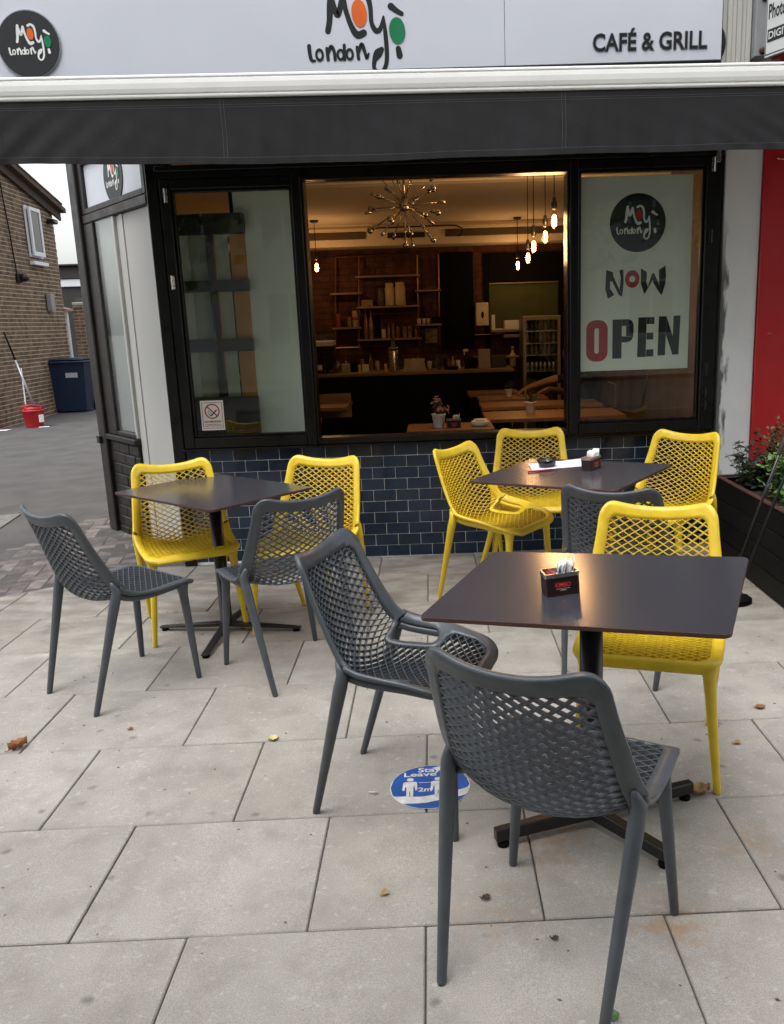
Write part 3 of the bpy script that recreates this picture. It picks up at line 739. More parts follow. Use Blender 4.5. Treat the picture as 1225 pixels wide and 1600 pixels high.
ts = kpart('transom_panel_frame', lambda b: (b.box((.205, -.06, 2.332), (.258, .004, 2.74), .005), b.box((1.345, -.06, 2.332), (1.4235, .004, 2.74), .005), b.box((.2585, -.06, 2.332), (1.3445, .003, 2.372), .005), b.box((.2585, -.06, 2.66), (1.3445, .003, 2.74), .005)), brown_pt)
kpart('transom_panel', lambda b: b.box((.259, -.05, 2.3725), (1.344, -.02, 2.6595)), fascia_m, ts)
kpart('upper_wall', lambda b: b.box((-.02, -.25, 2.742), (1.6, -.12, 8.2)), MATS['upper_wall'])
MCF = MC @ Matrix.Translation((.775, -.0195, 2.515)) @ Matrix.Rotation(math.pi, 4, 'Z') @ FACE

# logo: brush lettering with an orange and a green dot
LOGO = [[(285, 370, 62), (308, 270, 62), (322, 130, 70), (335, 10, 62)], [(335, 10, 50), (362, 140, 62), (402, 220, 55), (440, 110, 60), (464, 42, 56)],
        [(464, 42, 60), (490, 180, 52), (540, 330, 56), (600, 415, 75), (668, 398, 72)], [(590, 18, 62), (655, -6, 52), (722, 40, 60), (752, 150, 50), (758, 300, 46), (800, 378, 56), (850, 360, 48), (888, 245, 22)],
        [(888, 245, 24), (903, 420, 46), (908, 640, 46), (880, 750, 44), (822, 796, 36), (766, 750, 40), (772, 672, 52), (812, 606, 92), (852, 566, 58)],
        [(972, 146, 70), (1040, 196, 52), (1084, 220, 48)], [(1035, 562, 58), (1046, 630, 68)],
        [(72, 512, 44), (76, 590, 40), (92, 652, 36), (126, 658, 26)], [(262, 540, 34), (270, 650, 36)], [(268, 610, 26), (306, 524, 40), (338, 566, 36), (346, 654, 34)],
        [(452, 512, 34), (447, 654, 34)], [(590, 536, 34), (600, 650, 36)], [(600, 600, 26), (640, 508, 42), (672, 590, 36), (688, 646, 30), (712, 604, 24)]]
LOGO_RINGS = [((180, 602), 48, 66, 22, 36), ((408, 606), 46, 60, 20, 32), ((506, 604), 46, 62, 20, 34)]
def logo(parent, M, s, mi, mo, mg):
    S_ = M @ Matrix.Diagonal((s, s, 1, 1))
    b = MB()
    for k, st in enumerate(LOGO): stroke(b, [(x-600, 400-y, w) for x, y, w in st], S_, .0005+.00012*k, 0)
    for k, (c, rx, ry, ix, iy) in enumerate(LOGO_RINGS): ring(b, (c[0]-600, 400-c[1]), rx, ry, ix, iy, S_, .0022+.0001*k)
    b.build('logo_lettering', mi, parent)
    b = MB(); ellipse(b, (30, 195), 82, 136, S_, .0026, tilt=.1); b.build('logo_dot', mo, parent)
    b = MB(); ellipse(b, (430, 15), 87, 132, S_, .0027, tilt=.06); b.build('logo_dot', mg, parent)
b = MB(); disc(b, (0, 0), .172, MCF, 0, .006); dd = b.build('logo_disc', disc_m, ts, w=True)
def logo_world(parent, M, s, *mats):
    before = set(COL.objects); logo(parent, M, s, *mats)
    q = parent; W = Matrix.Identity(4)
    while q is not None: W = q.matrix_basis @ W; q = q.parent
    for o in set(COL.objects)-before: o.data.transform(W.inverted())
logo_world(ts, MCF @ Matrix.Translation((0, 0, .0065)), .000235, white_v, orange_v, green_v)

# fascia sign
FY = 5.215
fs = thing('fascia_sign', 'long pale grey shop sign with brush lettering and CAFE & GRILL above the awning', 'shop sign', (-.6, FY, 2.9))
xs = .4795
for x0, x1 in ((-3.0, xs-.0012), (xs+.0012, 1.708)):
    b = MB(); b.box((x0, FY, 2.898), (x1, FY+.05, 3.315), .003); b.build('sign_panel', fascia_m, fs, w=True)
b = MB(); b.box((-3.0, FY+.02, 2.84), (1.715, FY+.09, 2.8975), .002); b.box((-3.02, FY+.002, 3.3155), (1.71, FY+.10, 3.35), .004); b.build('sign_trim_and_shade', mat('dark_trim_and_shade', (.02, .012, .018), .5), fs, w=True)  # top trim; the lower dark strip paints in the shadow gap under the panels
c = at(480+600*.13061, 400*.13061, FY); ML = Matrix.Translation((c.x, FY-.0008, c.z)) @ FACE
SL = .13061*FY/F_PX*1.005
logo_world(fs, ML, SL, ink, orange_v, green_v)
def letter_w(s, size, m, parent, M, width=None, ext=.002, bold=0., name='lettering', space=1.):
    me = text_mesh(s, size, ext, bold, space)
    xs_ = [v.co.x for v in me.vertices]; k = 1.0 if width is None else width/(max(xs_)-min(xs_))
    me.transform(M @ Matrix.Diagonal((k, 1, 1, 1))); me.materials.clear(); me.materials.append(m)
    return link(name, me, parent, w=True)
c = at(1015, 66, FY)
letter_w('CAFÉ & GRILL', .126, halo, fs, Matrix.Translation((c.x, FY-.0022, c.z)) @ FACE, .652, .0015, .0040, 'lettering_edge')
letter_w('CAFÉ & GRILL', .126, ink, fs, Matrix.Translation((c.x, FY-.0045, c.z)) @ FACE, .644, .0015, .0008)
c = at(46, 70, FY)
rd = MB(); disc(rd, (0, 0), .176, Matrix.Translation((c.x, FY, c.z)) @ FACE, .001, .010); rd.build('roundel_rim', mat('roundel_rim', (.30, .31, .33), .4), fs, w=True)
rd = MB(); disc(rd, (0, 0), .170, Matrix.Translation((c.x, FY-.0101, c.z)) @ FACE, 0, .003); rd.build('roundel', disc_m, fs, w=True)
c = at(49, 68, FY); logo_world(fs, Matrix.Translation((c.x, FY-.0136, c.z)) @ FACE, SL*.435, white_v, orange_v, green_v)

# awning: white front bar and charcoal valance about a metre in front of the windows
YA = 4.50
def zbar(x): return 2.5935-.0085*x                                  # underside of the bar, a little higher at the left end
aw = thing('awning', 'black canvas awning valance hanging from a white aluminium bar across the cafe front', 'awning', (0, YA, 2.6))
b = MB(); BH = .110
prof = [(.0, 0), (-.012, .03), (-.0145, .08), (-.0145, .14), (-.009, .175), (-.009, .205), (-.0155, .24), (-.0185, .40), (-.0185, .62), (-.0155, .80), (-.008, .835), (-.008, .865), (-.0135, .895), (-.0125, .95), (-.004, 1.0), (.06, 1.0), (.06, 0)]
n = len(prof); b.add([(x, YA+y, zbar(x)+BH*t) for x in (-3.1, 3.0) for y, t in prof], [tuple(range(n)), tuple(range(n, 2*n))[::-1]]+[(i, i+n, (i+1) % n+n, (i+1) % n) for i in range(n)])
b.build('front_bar', white_al, aw, w=True)
b = MB(); b.poly([(-3.0, YA+.061, zbar(-3)+BH-.004), (2.95, YA+.061, zbar(2.95)+BH-.004), (2.95, 5.25, 2.83), (-3.0, 5.25, 2.83)]); b.build('canopy', canvas, aw, w=True)
def vy(x, t):                                                       # wrinkles of the valance; t 0 at the bar, 1 at the hem
    y = .005*t*math.sin(x*3.1+.6)+.003*t*math.sin(x*8.3+1+t*2)
    dl = math.exp(-((x+1.95+.55*(t-.4))/.5)**2); y += dl*.0055*math.sin(t*1.3)*math.sin((x*1.0+t*.35)*34)
    y += .0020*math.exp(-((x-1.75)/.35)**2)*math.sin((x-.5*t)*40)*t + .0012*math.sin((x*.9-t*.6)*22)*t*(1-t)*2
    y += .0022*math.sin(x*47+3*t)*t*t
    return y
def vzb(x): return 2.290+.034*min(1, max(0, (-x-.2)/1.9))**1.5+.003*math.sin(x*2.3)+.002*math.sin(x*9)
b = MB(); nx, nz = 260, 16; vs = []
for i in range(nx+1):
    x = -3.05+6.0*i/nx
    for j in range(nz+1):
        t = j/nz; z = zbar(x)+(vzb(x)-zbar(x))*t; vs.append((x, YA-.004-vy(x, t)-.006*t, z))
b.add(vs, [(i*(nz+1)+j, i*(nz+1)+j+1, (i+1)*(nz+1)+j+1, (i+1)*(nz+1)+j) for i in range(nx) for j in range(nz)])
o = b.build('valance', canvas, aw, smooth=True, w=True); so = o.modifiers.new('thickness', 'SOLIDIFY'); so.thickness = .003
b = MB()
def band(t0, t1, off):
    vs = []
    for i in range(nx+1):
        x = -3.05+6.0*i/nx
        for t in (t0, t1): vs.append((x, YA-.004-vy(x, t)-.006*t-off, zbar(x)+(vzb(x)-zbar(x))*t))
    b.add(vs, [(2*i, 2*i+1, 2*i+3, 2*i+2) for i in range(nx)])
def vseam(x, off, w_=.0020):
    vs = []
    for j in range(17):
        t = j/16
        for dx in (-w_/2, w_/2): vs.append((x+dx+.004*math.sin(t*3), YA-.004-vy(x, t)-.006*t-off, zbar(x)+(vzb(x)-zbar(x))*t))
    b.add(vs, [(2*j, 2*j+1, 2*j+3, 2*j+2) for j in range(16)])
for t in (.10, .135, .895): band(t, t+.0055, .0016)
for x in (-.993, -.975, .688, .706, 2.1): vseam(x, .0016)
for k in range(60):
    x, t, r = random.uniform(-2.0, 1.9), random.uniform(.06, .95), random.uniform(.0008, .0024); y = YA-.004-vy(x, t)-.006*t-.0018; z = zbar(x)+(vzb(x)-zbar(x))*t
    b.add([(x-r, y, z), (x, y, z-r*1.6), (x+r*.8, y, z), (x, y, z+r)], [(0, 1, 2, 3)])
b.build('stitching', canvas_s, aw, w=True)
b = MB(); band(.905, 1.0, .0035); b.build('hem', canvas, aw, smooth=True, w=True)
b = MB(); b.box((-3.1, 5.20, 2.755), (3.0, 5.30, 2.822), .008); b.build('cassette', white_al, aw, w=True)

for x in (-2.2, 1.55):
    b = MB(); b.tube([(x, 5.2, 2.72), (x+.45, 4.75, 2.62)], .018, 8); b.tube([(x+.45, 4.75, 2.62), (x, YA+.06, zbar(x)+.03)], .016, 8); b.build('folding_arm', white_al, aw, w=True, smooth=True)
# neighbour on the right
nb = thing('red_shopfront', 'bright red painted neighbouring shopfront beside the white pillar', 'shopfront', (2.8, 5.34, 0))
b = MB(); b.box((2.0335, 5.335, -.06), (4.2, 5.6, 2.86), .006); b.build('red_pilaster', red_pt, nb, w=True)
b = MB(); b.box((2.10, 5.332, 1.36), (2.128, 5.3345, 1.364)); b.tube([(2.105, 5.33, 2.38), (2.13, 5.31, 2.375), (2.2, 5.31, 2.37)], .004, 6); b.build('hook', steel, nb, w=True)
b = MB(); b.box((2.0335, 5.61, -.06), (7.5, 11, 8.0)); b.build('upper_wall', MATS['upper_wall'], nb, w=True)
b = MB(); b.box((2.2, 5.32, 2.90), (4.2, 5.6, 4.3)); b.build('red_fascia', red_pt, nb, w=True)
b = MB()
for k in range(6): b.box((1.725+k*.0275, 5.255+(.0 if k % 2 else .009), 2.86), (1.725+k*.0275+.0267, 5.45, 4.2), .003)
b.build('ribbed_pilaster', mat('weathered_white', (.50, .49, .46), .7, scale=3, var=.15, bump=.3, bscale=20, stretch=(4, 4, .6)), cafe, w=True)
b = MB(); b.box((1.893, 5.20, 2.905), (1.973, 5.45, 4.2), .004); gs = b.build('grey_upright', mat('grey_metal', (.27, .28, .29), .5, .3, scale=4, var=.2), nb, w=True)
for zz in (2.935, 3.205):
    b = MB(); b.lathe([(.02, 0), (.02, .006), (.012, .014), (0, .016)], 12, Matrix.Translation((1.938, 5.1995, zz)) @ Matrix.Rotation(math.pi/2, 4, 'X')); b.build('bolt_head', mat('rusty_bolt', (.08, .045, .03), .7, .5), gs, w=True)
b = MB()
for k in range(5): b.tube([(1.70+(.062-.006*k)*math.cos(a)*.7, 5.262-.004*k, 3.0+(.085-.007*k)*math.sin(a)) for a in [2*math.pi*i/22 for i in range(22)]], .0042, 6, closed=True)
tag(b.build('cable_coil', mat('cable_black', (.012, .011, .011), .5)), 'black coil of cable hanging behind the right end of the cafe sign', 'cable')
# projecting sign, turned towards the street corner
c0 = at(1195, 92, 5.12); MS = Matrix.Translation((c0.x, 5.12, 0)) @ Matrix.Rotation(R(-64), 4, 'Z')
ps = thing('copy_shop_sign', 'small white shop sign reading Photocopy and DIGITAL above the red shopfront', 'sign', (c0.x, 5.12, 2.95))
zb_, zt_ = c0.z, c0.z+.50
b = MB(); b.box((0, -.006, zb_), (.34, .02, zt_), .003, MS); b.build('sign_board', sign_w, ps, w=True)
MF = MS @ Matrix.Translation((0, -.0065, 0)) @ FACE
b = MB()
for q in ((.006, zb_+.012, .010, zt_-.01), (.010, zb_+.012, .24, zb_+.017), (.236, zb_+.017, .24, zt_-.01)): b.poly([(q[0], q[1], .0004), (q[2], q[1], .0004), (q[2], q[3], .0004), (q[0], q[3], .0004)], MF)
b.poly([(.018, zb_+.075, .0006), (.225, zb_+.075, .0006), (.225, zb_+.140, .0006), (.018, zb_+.140, .0006)], MF); b.build('sign_print', ink, ps, w=True)
letter_w('DIGITAL', .052, sign_w, ps, MF @ Matrix.Translation((.122, zb_+.107, .0012)), .195, .0004, .001)
letter_w('Photocopy', .105, ink, ps, MF @ Matrix.Translation((.128, zb_+.225, .0006)), .22, .0004, .002)
b = MB(); b.box((.02, .021, zb_-.004), (.34, .06, zb_+.02), .003, MS); b.build('sign_bracket', red_pt, ps, w=True)

# ------------------------------------------------------------------ prints on the windows
pw = thing('window_poster', 'pale frosted poster reading NOW OPEN under a round black logo in the right window', 'poster', (1.28, YW+.03, 1.2))
y_ = YW+.030
p0, p1 = at(910, 278, y_), at(1074, 575, y_)
b = MB(); b.box((.942, y_, p1.z), (p1.x, y_+.002, p0.z+.003)); b.build('sheet', poster_m, pw, w=True)
def zp(u, v): return at(940+u*.16867, 290+v*.16867, y_)
c = zp(335, 345); MP = Matrix.Translation((c.x, y_-.0004, c.z)) @ FACE; sp_ = .16867*y_/F_PX*1.01
b = MB(); disc(b, (0, 0), 246*sp_, MP, 0, .0006); b.build('roundel', disc_m, pw, w=True)
logo_world(pw, MP @ Matrix.Translation((0, 0, .0008)), sp_*.345, white_v, red_v, mat('dark_green_vinyl', (.006, .03, .02), .5))
MP = Matrix.Translation((c.x, y_-.0004, c.z)) @ FACE @ Matrix.Diagonal((sp_, sp_, 1, 1)) @ Matrix.Translation((-335, 345, 0))
T_ = lambda pts: [(x, -y) for x, y in pts]
def flat(b, pts, z=0.0006): b.poly([(x, -y, z) for x, y in pts], MP)
b = MB()
for q in ([(62, 733), (126, 757), (118, 830), (98, 835), (96, 890), (136, 950), (80, 982), (56, 900)], [(120, 772), (165, 872), (180, 900), (206, 968), (178, 952), (118, 838)], [(178, 742), (214, 733), (218, 850), (206, 968), (184, 905), (192, 800)]): flat(b, q, .0006+.0002*len(b.f))
for q in ([(370, 728), (422, 762), (424, 800), (420, 850), (436, 895), (406, 955), (372, 860)], [(436, 893), (470, 775), (490, 775), (478, 830), (406, 953)], [(470, 778), (490, 776), (540, 890), (562, 965), (545, 950), (480, 850)], [(538, 888), (530, 748), (586, 712), (595, 800), (590, 870), (562, 963)]): flat(b, q, .0006+.0002*len(b.f))
b.build('lettering', ink, pw, w=True)
b = MB(); ring(b, (295, -818), 64, 76, 27, 28, MP, .0006); b.build('lettering', red_v, pw, w=True)
b = MB()
flat(b, [(125, 1165), (208, 1165), (208, 1510), (125, 1510)])
for q in ([(209, 1165), (270, 1165), (300, 1180), (313, 1210), (246, 1222), (209, 1222)], [(247, 1222.5), (313.5, 1210.5), (316, 1262), (311, 1320), (247, 1312)], [(209, 1313), (310.5, 1320.5), (296, 1352), (265, 1366), (209, 1368)]): flat(b, q)
for q in ([(357, 1153), (432, 1153), (428, 1503), (350, 1503)], [(433, 1153), (500, 1153), (500, 1214), (433, 1214)], [(433, 1290), (494, 1288), (494, 1350), (433, 1350)], [(432, 1438), (498, 1436), (498, 1500), (430, 1502)]): flat(b, q)
for q in ([(541, 1150), (608, 1150), (604, 1493), (536, 1495)], [(672, 1147), (735, 1147), (726, 1490), (668, 1491)], [(609, 1150), (671, 1330), (668, 1486), (664, 1470), (607, 1310)]): flat(b, q)
b.build('lettering', ink, pw, w=True)
b = MB()
def rr(x0, x1, y0, y1, r, n=6): return [(cx+r*math.cos(a0+math.pi/2*k/n), cy+r*math.sin(a0+math.pi/2*k/n)) for cx, cy, a0 in ((x1-r, y1-r, 0), (x0+r, y1-r, math.pi/2), (x0+r, y0+r, math.pi), (x1-r, y0+r, 1.5*math.pi)) for k in range(n+1)]
o1, o2 = rr(-112, 82, 1165, 1530, 80), rr(-38, 2, 1235, 1460, 19)
vs = [MP @ Vector((x, -y, .0006)) for x, y in o1]+[MP @ Vector((x, -y, .0006)) for x, y in o2]; n = len(o1)
b.add(vs, [(i, (i+1) % n, n+(i+1) % n, n+i) for i in range(n)]); b.build('lettering', red_v, pw, w=True)
ns = thing('no_smoking_sign', 'small white no smoking sign with red circle at the foot of the left window', 'sign', (-1.4, YW, .9))
y_ = YW+.003; c0, c1 = at(314, 626.5, y_), at(353, 673, y_); cx = (c0.x+c1.x)/2-.006; x0, x1, z0, z1 = cx-.073, cx+.073, c1.z+.006, c0.z
b = MB(); b.box((x0, y_, z0), (x1, y_+.0015, z1)); b.build('sign_face', mat('sign_cream', (.62, .585, .53), .5), ns, w=True)
MN = Matrix.Translation((cx, y_-.0004, (z0+z1)/2)) @ FACE; W_, H_ = (x1-x0)/2, (z1-z0)/2
b = MB()
for q in ((-W_+.009, -H_+.012, -W_+.012, H_-.012), (W_-.012, -H_+.012, W_-.009, H_-.012), (-W_+.012, H_-.015, W_-.012, H_-.012), (-W_+.012, -H_+.012, W_-.012, -H_+.015)): b.poly([(q[0], q[1], 0), (q[2], q[1], 0), (q[2], q[3], 0), (q[0], q[3], 0)], MN)
ring(b, (0, H_*.28), .048, .048, .040, .040, MN, .0002); b.poly([(-.0335, H_*.28+.028, .0006), (-.028, H_*.28+.0335, .0006), (.0335, H_*.28-.028, .0006), (.028, H_*.28-.0335, .0006)][::-1], MN); b.build('sign_print', mat('sign_red', (.24, .012, .014), .5), ns, w=True)
b = MB(); stroke(b, [(-.028, H_*.28-.004, .004), (-.022, H_*.28-.018, .004), (-.008, H_*.28-.026, .008), (.006, H_*.28-.014, .008), (.022, H_*.28+.002, .008), (.029, H_*.28+.008, .006)], MN, .0003, 0); stroke(b, [(-.024, H_*.28+.004, .003), (-.014, H_*.28-.004, .003), (-.004, H_*.28-.014, .003)], MN, .00035, 0); b.build('sign_print', ink, ns, w=True)
letter_w('NO SMOKING', .019, MATS['sign_red'], ns, MN @ Matrix.Translation((0, -H_*.42, .0004)), .105, .0002, .0005)
letter_w('It is against the law to', .009, ink, ns, MN @ Matrix.Translation((0, -H_*.60, .0004)), .10, .0002, .0002)
letter_w('smoke in these premises', .009, ink, ns, MN @ Matrix.Translation((0, -H_*.71, .0004)), .11, .0002, .0002)

# ------------------------------------------------------------------ inside the cafe
YB = 10.85
CZ = 2.64
FPT = [(-1.50, YW+.17), (2.3, YW+.17), (2.3, YB+.2), (-2.45, YB+.2), (-2.45, 6.62)]
cpart('interior_floor', lambda b: b.prism(FPT, -.3, -.02), floor_m)
cpart('ceiling', lambda b: (b.prism([(-1.50, YW+.095), (2.3, YW+.095), (2.3, 10.45), (-2.45, 10.45), (-2.45, 6.62)], CZ, CZ+.1), b.box((-2.44, 7.36, CZ-.018), (2.3, 7.46, CZ-.001), .005), b.box((-2.44, 7.55, CZ-.008), (2.3, 7.58, CZ-.001), .003)), ceil_m)
cpart('bulkhead', lambda b: (b.box((-2.44, 10.45, 2.395), (2.3, YB+.1, CZ+.1)), b.box((-2.44, 10.42, 2.56), (2.3, 10.449, 2.60), .005)), ceil_m)
for x0, x1 in ((-2.4, -.72), (.22, 2.0)): cpart('bulkhead_recess', lambda b: b.box((x0, 10.43, 2.475), (x1, 10.4495, 2.555), .003), mat('recess_brown', (.085, .060, .034), .8))
vg = cpart('air_vent', lambda b: b.box((-.46, 10.425, 2.475), (-.02, 10.4495, 2.535), .003), black_b)
for k in range(4): cpart('slat', lambda b: b.box((-.45, 10.418, 2.480+.013*k), (-.03, 10.4245, 2.486+.013*k)), MATS['recess_brown'], vg)
cpart('ceiling_conduit', lambda b: b.tube([at(575, 357, 10.40), at(700, 352, 10.40), at(712, 352, 10.40), at(722, 356, 10.40), at(722, 364, 10.40), at(716, 369, 10.40)], .008, 6), black_b)
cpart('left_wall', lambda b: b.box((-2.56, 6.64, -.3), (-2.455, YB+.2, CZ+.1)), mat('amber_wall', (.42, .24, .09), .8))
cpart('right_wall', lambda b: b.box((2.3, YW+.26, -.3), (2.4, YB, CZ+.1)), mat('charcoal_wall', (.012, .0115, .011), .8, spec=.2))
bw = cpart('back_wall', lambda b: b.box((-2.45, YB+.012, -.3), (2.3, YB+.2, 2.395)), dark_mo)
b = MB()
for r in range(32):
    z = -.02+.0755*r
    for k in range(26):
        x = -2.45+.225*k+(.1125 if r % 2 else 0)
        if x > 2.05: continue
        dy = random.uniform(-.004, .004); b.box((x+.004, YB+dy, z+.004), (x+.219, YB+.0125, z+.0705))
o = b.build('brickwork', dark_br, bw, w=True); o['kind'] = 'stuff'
# black board and serving hatch on the back wall
p0, p1 = at(686, 395, YB-.03), at(742, 545, YB-.03)
bb = thing('menu_blackboard', 'tall matt black board on the dark brick wall between the shelves and the hatch', 'blackboard', ((p0.x+p1.x)/2, YB-.03, p1.z))
b = MB(); b.box((p0.x, YB-.04, p1.z), (p1.x, YB-.008, p0.z), .004); b.build('board', black_b, bb, w=True)
hp0, hp1 = at(764, 442, YB-.02), at(872, 512, YB-.02)
hh = thing('serving_hatch', 'serving hatch with an olive green back and dark frame in the brick wall', 'hatch', (hp0.x, YB-.03, hp1.z))
b = MB(); b.box((hp0.x, YB-.022, hp1.z-.06), (hp1.x, YB-.012, hp0.z)); b.build('hatch_back', olive_pt, hh, w=True)
b = MB(); b.box((hp0.x-.06, YB-.05, hp1.z-.5), (hp0.x-.002, YB-.006, hp0.z+.35), .004); b.box((hp1.x+.002, YB-.05, hp1.z-.5), (hp1.x+.06, YB-.006, hp0.z+.35), .004); b.box((hp0.x, YB-.05, hp0.z+.002), (hp1.x, YB-.006, hp0.z+.35), .004); b.build('hatch_frame', black_b, hh, w=True)
b = MB(); b.box((hp0.x, YB-.30, hp1.z-.03), (hp1.x, YB-.023, hp1.z), .004); b.build('hatch_shelf', shelf_w, hh, w=True)
b = MB(); b.box((hp0.x, YB-.06, hp0.z-.02), (hp1.x, YB-.051, hp0.z-.004)); b.build('hatch_lip', shelf_w, hh, w=True)
# things on the hatch shelf
def box_at(name, label, cat, m, u0, u1, vb, vt, y, dep=.14, group=None, bev=.004):
    a, c_ = at(u0, vb, y), at(u1, vt, y)
    b = MB(); b.box((0, 0, 0), (c_.x-a.x, dep, c_.z-a.z), bev); o = b.build(name, m, loc=(a.x, y, a.z)); return tag(o, label, cat, group)
hz = hp1.z
t = box_at('white_box', 'long pale carton lying on the serving hatch shelf', 'box', sign_w, 788, 836, 494, 478, YB-.28); t.location.z = hz+.001
t = box_at('white_box', 'shorter pale carton at the right end of the serving hatch shelf', 'box', shelf_w, 838, 864, 494, 478, YB-.26); t.location.z = hz+.001
t = box_at('milk_carton', 'upright pale carton at the left end of the serving hatch shelf', 'carton', sign_w, 768, 773, 495, 471, YB-.26, .05); t.location.z = hz+.001
# dispenser on the wall
p0, p1 = at(743, 473, YB-.12), at(764, 509, YB-.12)
dp = thing('towel_dispenser', 'pale wall dispenser with a dark drop shaped window left of the hatch', 'dispenser', (p0.x, YB-.12, p1.z))
b = MB(); b.box((p0.x, YB-.12, p1.z), (p1.x, YB-.006, p0.z), .012); b.build('housing', mat('dispenser_cream', (.50, .45, .36), .4), dp, w=True)
b = MB(); c = at(754, 492, YB-.1225); ellipse(b, (0, 0), .018, .042, Matrix.Translation((c.x, YB-.1225, c.z)) @ FACE); b.build('drop_window', black_b, dp, w=True)
t = box_at('wall_shelf', 'thin pale shelf on the wall under the towel dispenser', 'shelf', sign_w, 742, 786, 523.5, 521.5, YB-.2, .19)
p_ = at(788, 528, YB-.3)
t = box_at('back_counter_top', 'pale work shelf behind the counter beside the fridge', 'shelf', shelf_w, 787, 818, 528, 522, YB-.3, .29)
t = box_at('white_box', 'small pale carton on the work shelf beside the fridge', 'box', sign_w, 774, 790, 521.3, 513, YB-.16, .1)

green_s = mat('green_bottle_full', (.06, .13, .07), .12, scale=30, var=.5); amber_s = mat('amber_bottle_full', (.20, .09, .03), .12, scale=30, var=.5); cream_s = mat('clear_bottle_full', (.34, .30, .22), .15, scale=30, var=.4)
# copper pipe shelving
sh = thing('pipe_shelving', 'copper pipe shelf unit with narrow boards on the dark brick wall', 'shelving', (-.6, YB-.1, 1.0))
YS = YB-.12
pp = lambda u, v: at(u, v, YS)
for q in ([(524, 402), (524, 552)], [(561, 400), (561, 545)], [(652, 398), (655, 540)], [(685, 398), (687, 540)], [(524, 402), (687, 396)], [(525, 544), (605, 541)]):
    b = MB(); b.tube([pp(*q[0]), pp(*q[1])], .011, 8); b.build('pipe', copper, sh, w=True)
SHELVES = [(556, 656, 433.5), (558, 656, 481), (559, 659, 531.5), (517, 565, 460), (521, 565, 513.5), (649, 689, 455), (650, 690, 508)]
for u0, u1, v in SHELVES:
    a, c_ = pp(u0, v), pp(u1, v-(u1-u0)*.03); zz = (a.z+c_.z)/2
    b = MB(); b.box((a.x, YS-.10, zz-.012), (c_.x, YS+.10, zz+.012), .003); b.build('shelf_board', shelf_w, sh, w=True)
for q in ([(566, 445), (652, 443)], [(578, 491), (652, 489)]):
    b = MB(); b.tube([pp(*q[0]), pp(*q[1])], .007, 8); b.build('pipe', copper, sh, w=True)
# containers on shelves: bottles, jars, tins
def bottle(u, vb, h_px, y, kind, label, group, r_px=3.2):
    a = at(u, vb, y); s = y/F_PX; h, r = h_px*s, r_px*s
    b = MB()
    if kind == 'bottle': prof = [(r*.9, 0), (r, .01), (r, h*.5), (r*.8, h*.62), (r*.36, h*.74), (r*.34, h*.95), (r*.42, h*.955), (r*.42, h)]
    elif kind == 'jar': prof = [(r*.9, 0), (r, .01), (r, h*.78), (r*.8, h*.86), (r*.86, h*.88), (r*.86, h)]
    elif kind == 'cup': prof = [(r*.72, 0), (r*.78, .006), (r, h), (r*.93, h), (r*.72, .012), (.0, .012)]
    else: prof = [(r*.96, 0), (r, .006), (r, h*.93), (r*.94, h)]
    b.lathe(prof, 12)
    o = b.build({'bottle': 'bottle', 'jar': 'jar', 'cup': 'cup'}.get(kind, 'canister'), clear_g, smooth=True, loc=a); return o, label, group
def put(u, vb, h, y, kind, m, label, cat, group=None, r=3.2):
    o, *_ = bottle(u, vb, h, y, kind, label, group, r); o.data.materials.clear(); o.data.materials.append(m); tag(o, label, cat, group); return o
YP = YS-.02
cr = mat('cream_jar', (.45, .36, .22), .45); 
def zsh(i): return (pp(SHELVES[i][0], SHELVES[i][2]).z+pp(SHELVES[i][1], SHELVES[i][2]-(SHELVES[i][1]-SHELVES[i][0])*.03).z)/2+.0125
def on(o, i): o.location.z = zsh(i); return o
on(put(610, 479, 33, YP, 'jar', cr, 'left of two tall cream jars on the middle copper pipe shelf', 'jar', r=7.5), 1)
on(put(626, 479, 34, YP, 'jar', cr, 'right of two tall cream jars on the middle copper pipe shelf', 'jar', r=8), 1)
on(put(596, 479, 26, YP, 'jar', mat('dark_pot', (.05, .05, .035), .5), 'dark round pot beside the cream jars on the pipe shelf', 'pot', r=6), 1)
t = box_at('small_carton', 'small pale carton at the left end of the middle pipe shelf', 'box', shelf_w, 565, 582, 480, 469, YP-.03, .1); t.location.z = zsh(1)
smoky = mat('smoky_glass', (.20, .145, .085), .12, scale=14, var=.5)
G1 = 'glass bottles and jars on the lower pipe shelf'
for u, h, k, m_, r in ((573, 45, 'bottle', mat('amber_full', (.16, .08, .03), .15), 3.3), (581, 43, 'bottle', smoky, 3.3), (591, 34, 'canister', black_b, 4.0), (600, 14, 'jar', cr, 3.5), (608, 22, 'bottle', smoky, 2.2), (615, 22, 'bottle', smoky, 2.2), (622, 17, 'jar', MATS['amber_full'], 2.8), (633, 16, 'jar', smoky, 3.2), (641, 17, 'jar', smoky, 3.2), (651, 18, 'bottle', MATS['amber_full'], 3.0)):
    lab = {633: 'left of two clear jars right of centre on the lower pipe shelf', 641: 'right of two clear jars, beside the amber bottle on the lower pipe shelf', 608: 'left of two slim clear bottles in the middle of the lower pipe shelf', 615: 'right of two slim clear bottles in the middle of the lower pipe shelf', 573: 'tall amber bottle at the left of the lower pipe shelf', 581: 'tall clear bottle next to the amber one on the lower pipe shelf', 591: 'black canister on the lower pipe shelf', 600: 'squat cream jar on the lower pipe shelf', 622: 'small amber jar in the middle of the lower pipe shelf', 651: 'amber bottle at the right end of the lower pipe shelf'}.get(u)
    on(put(u, 530, h, YP, k, m_, lab, k, None, r), 2)
on(put(529, 512, 20, YP, 'canister', mat('dark_red_tin', (.16, .02, .015), .4), 'dark red tin on the left lower pipe shelf', 'tin', r=4.8), 4)
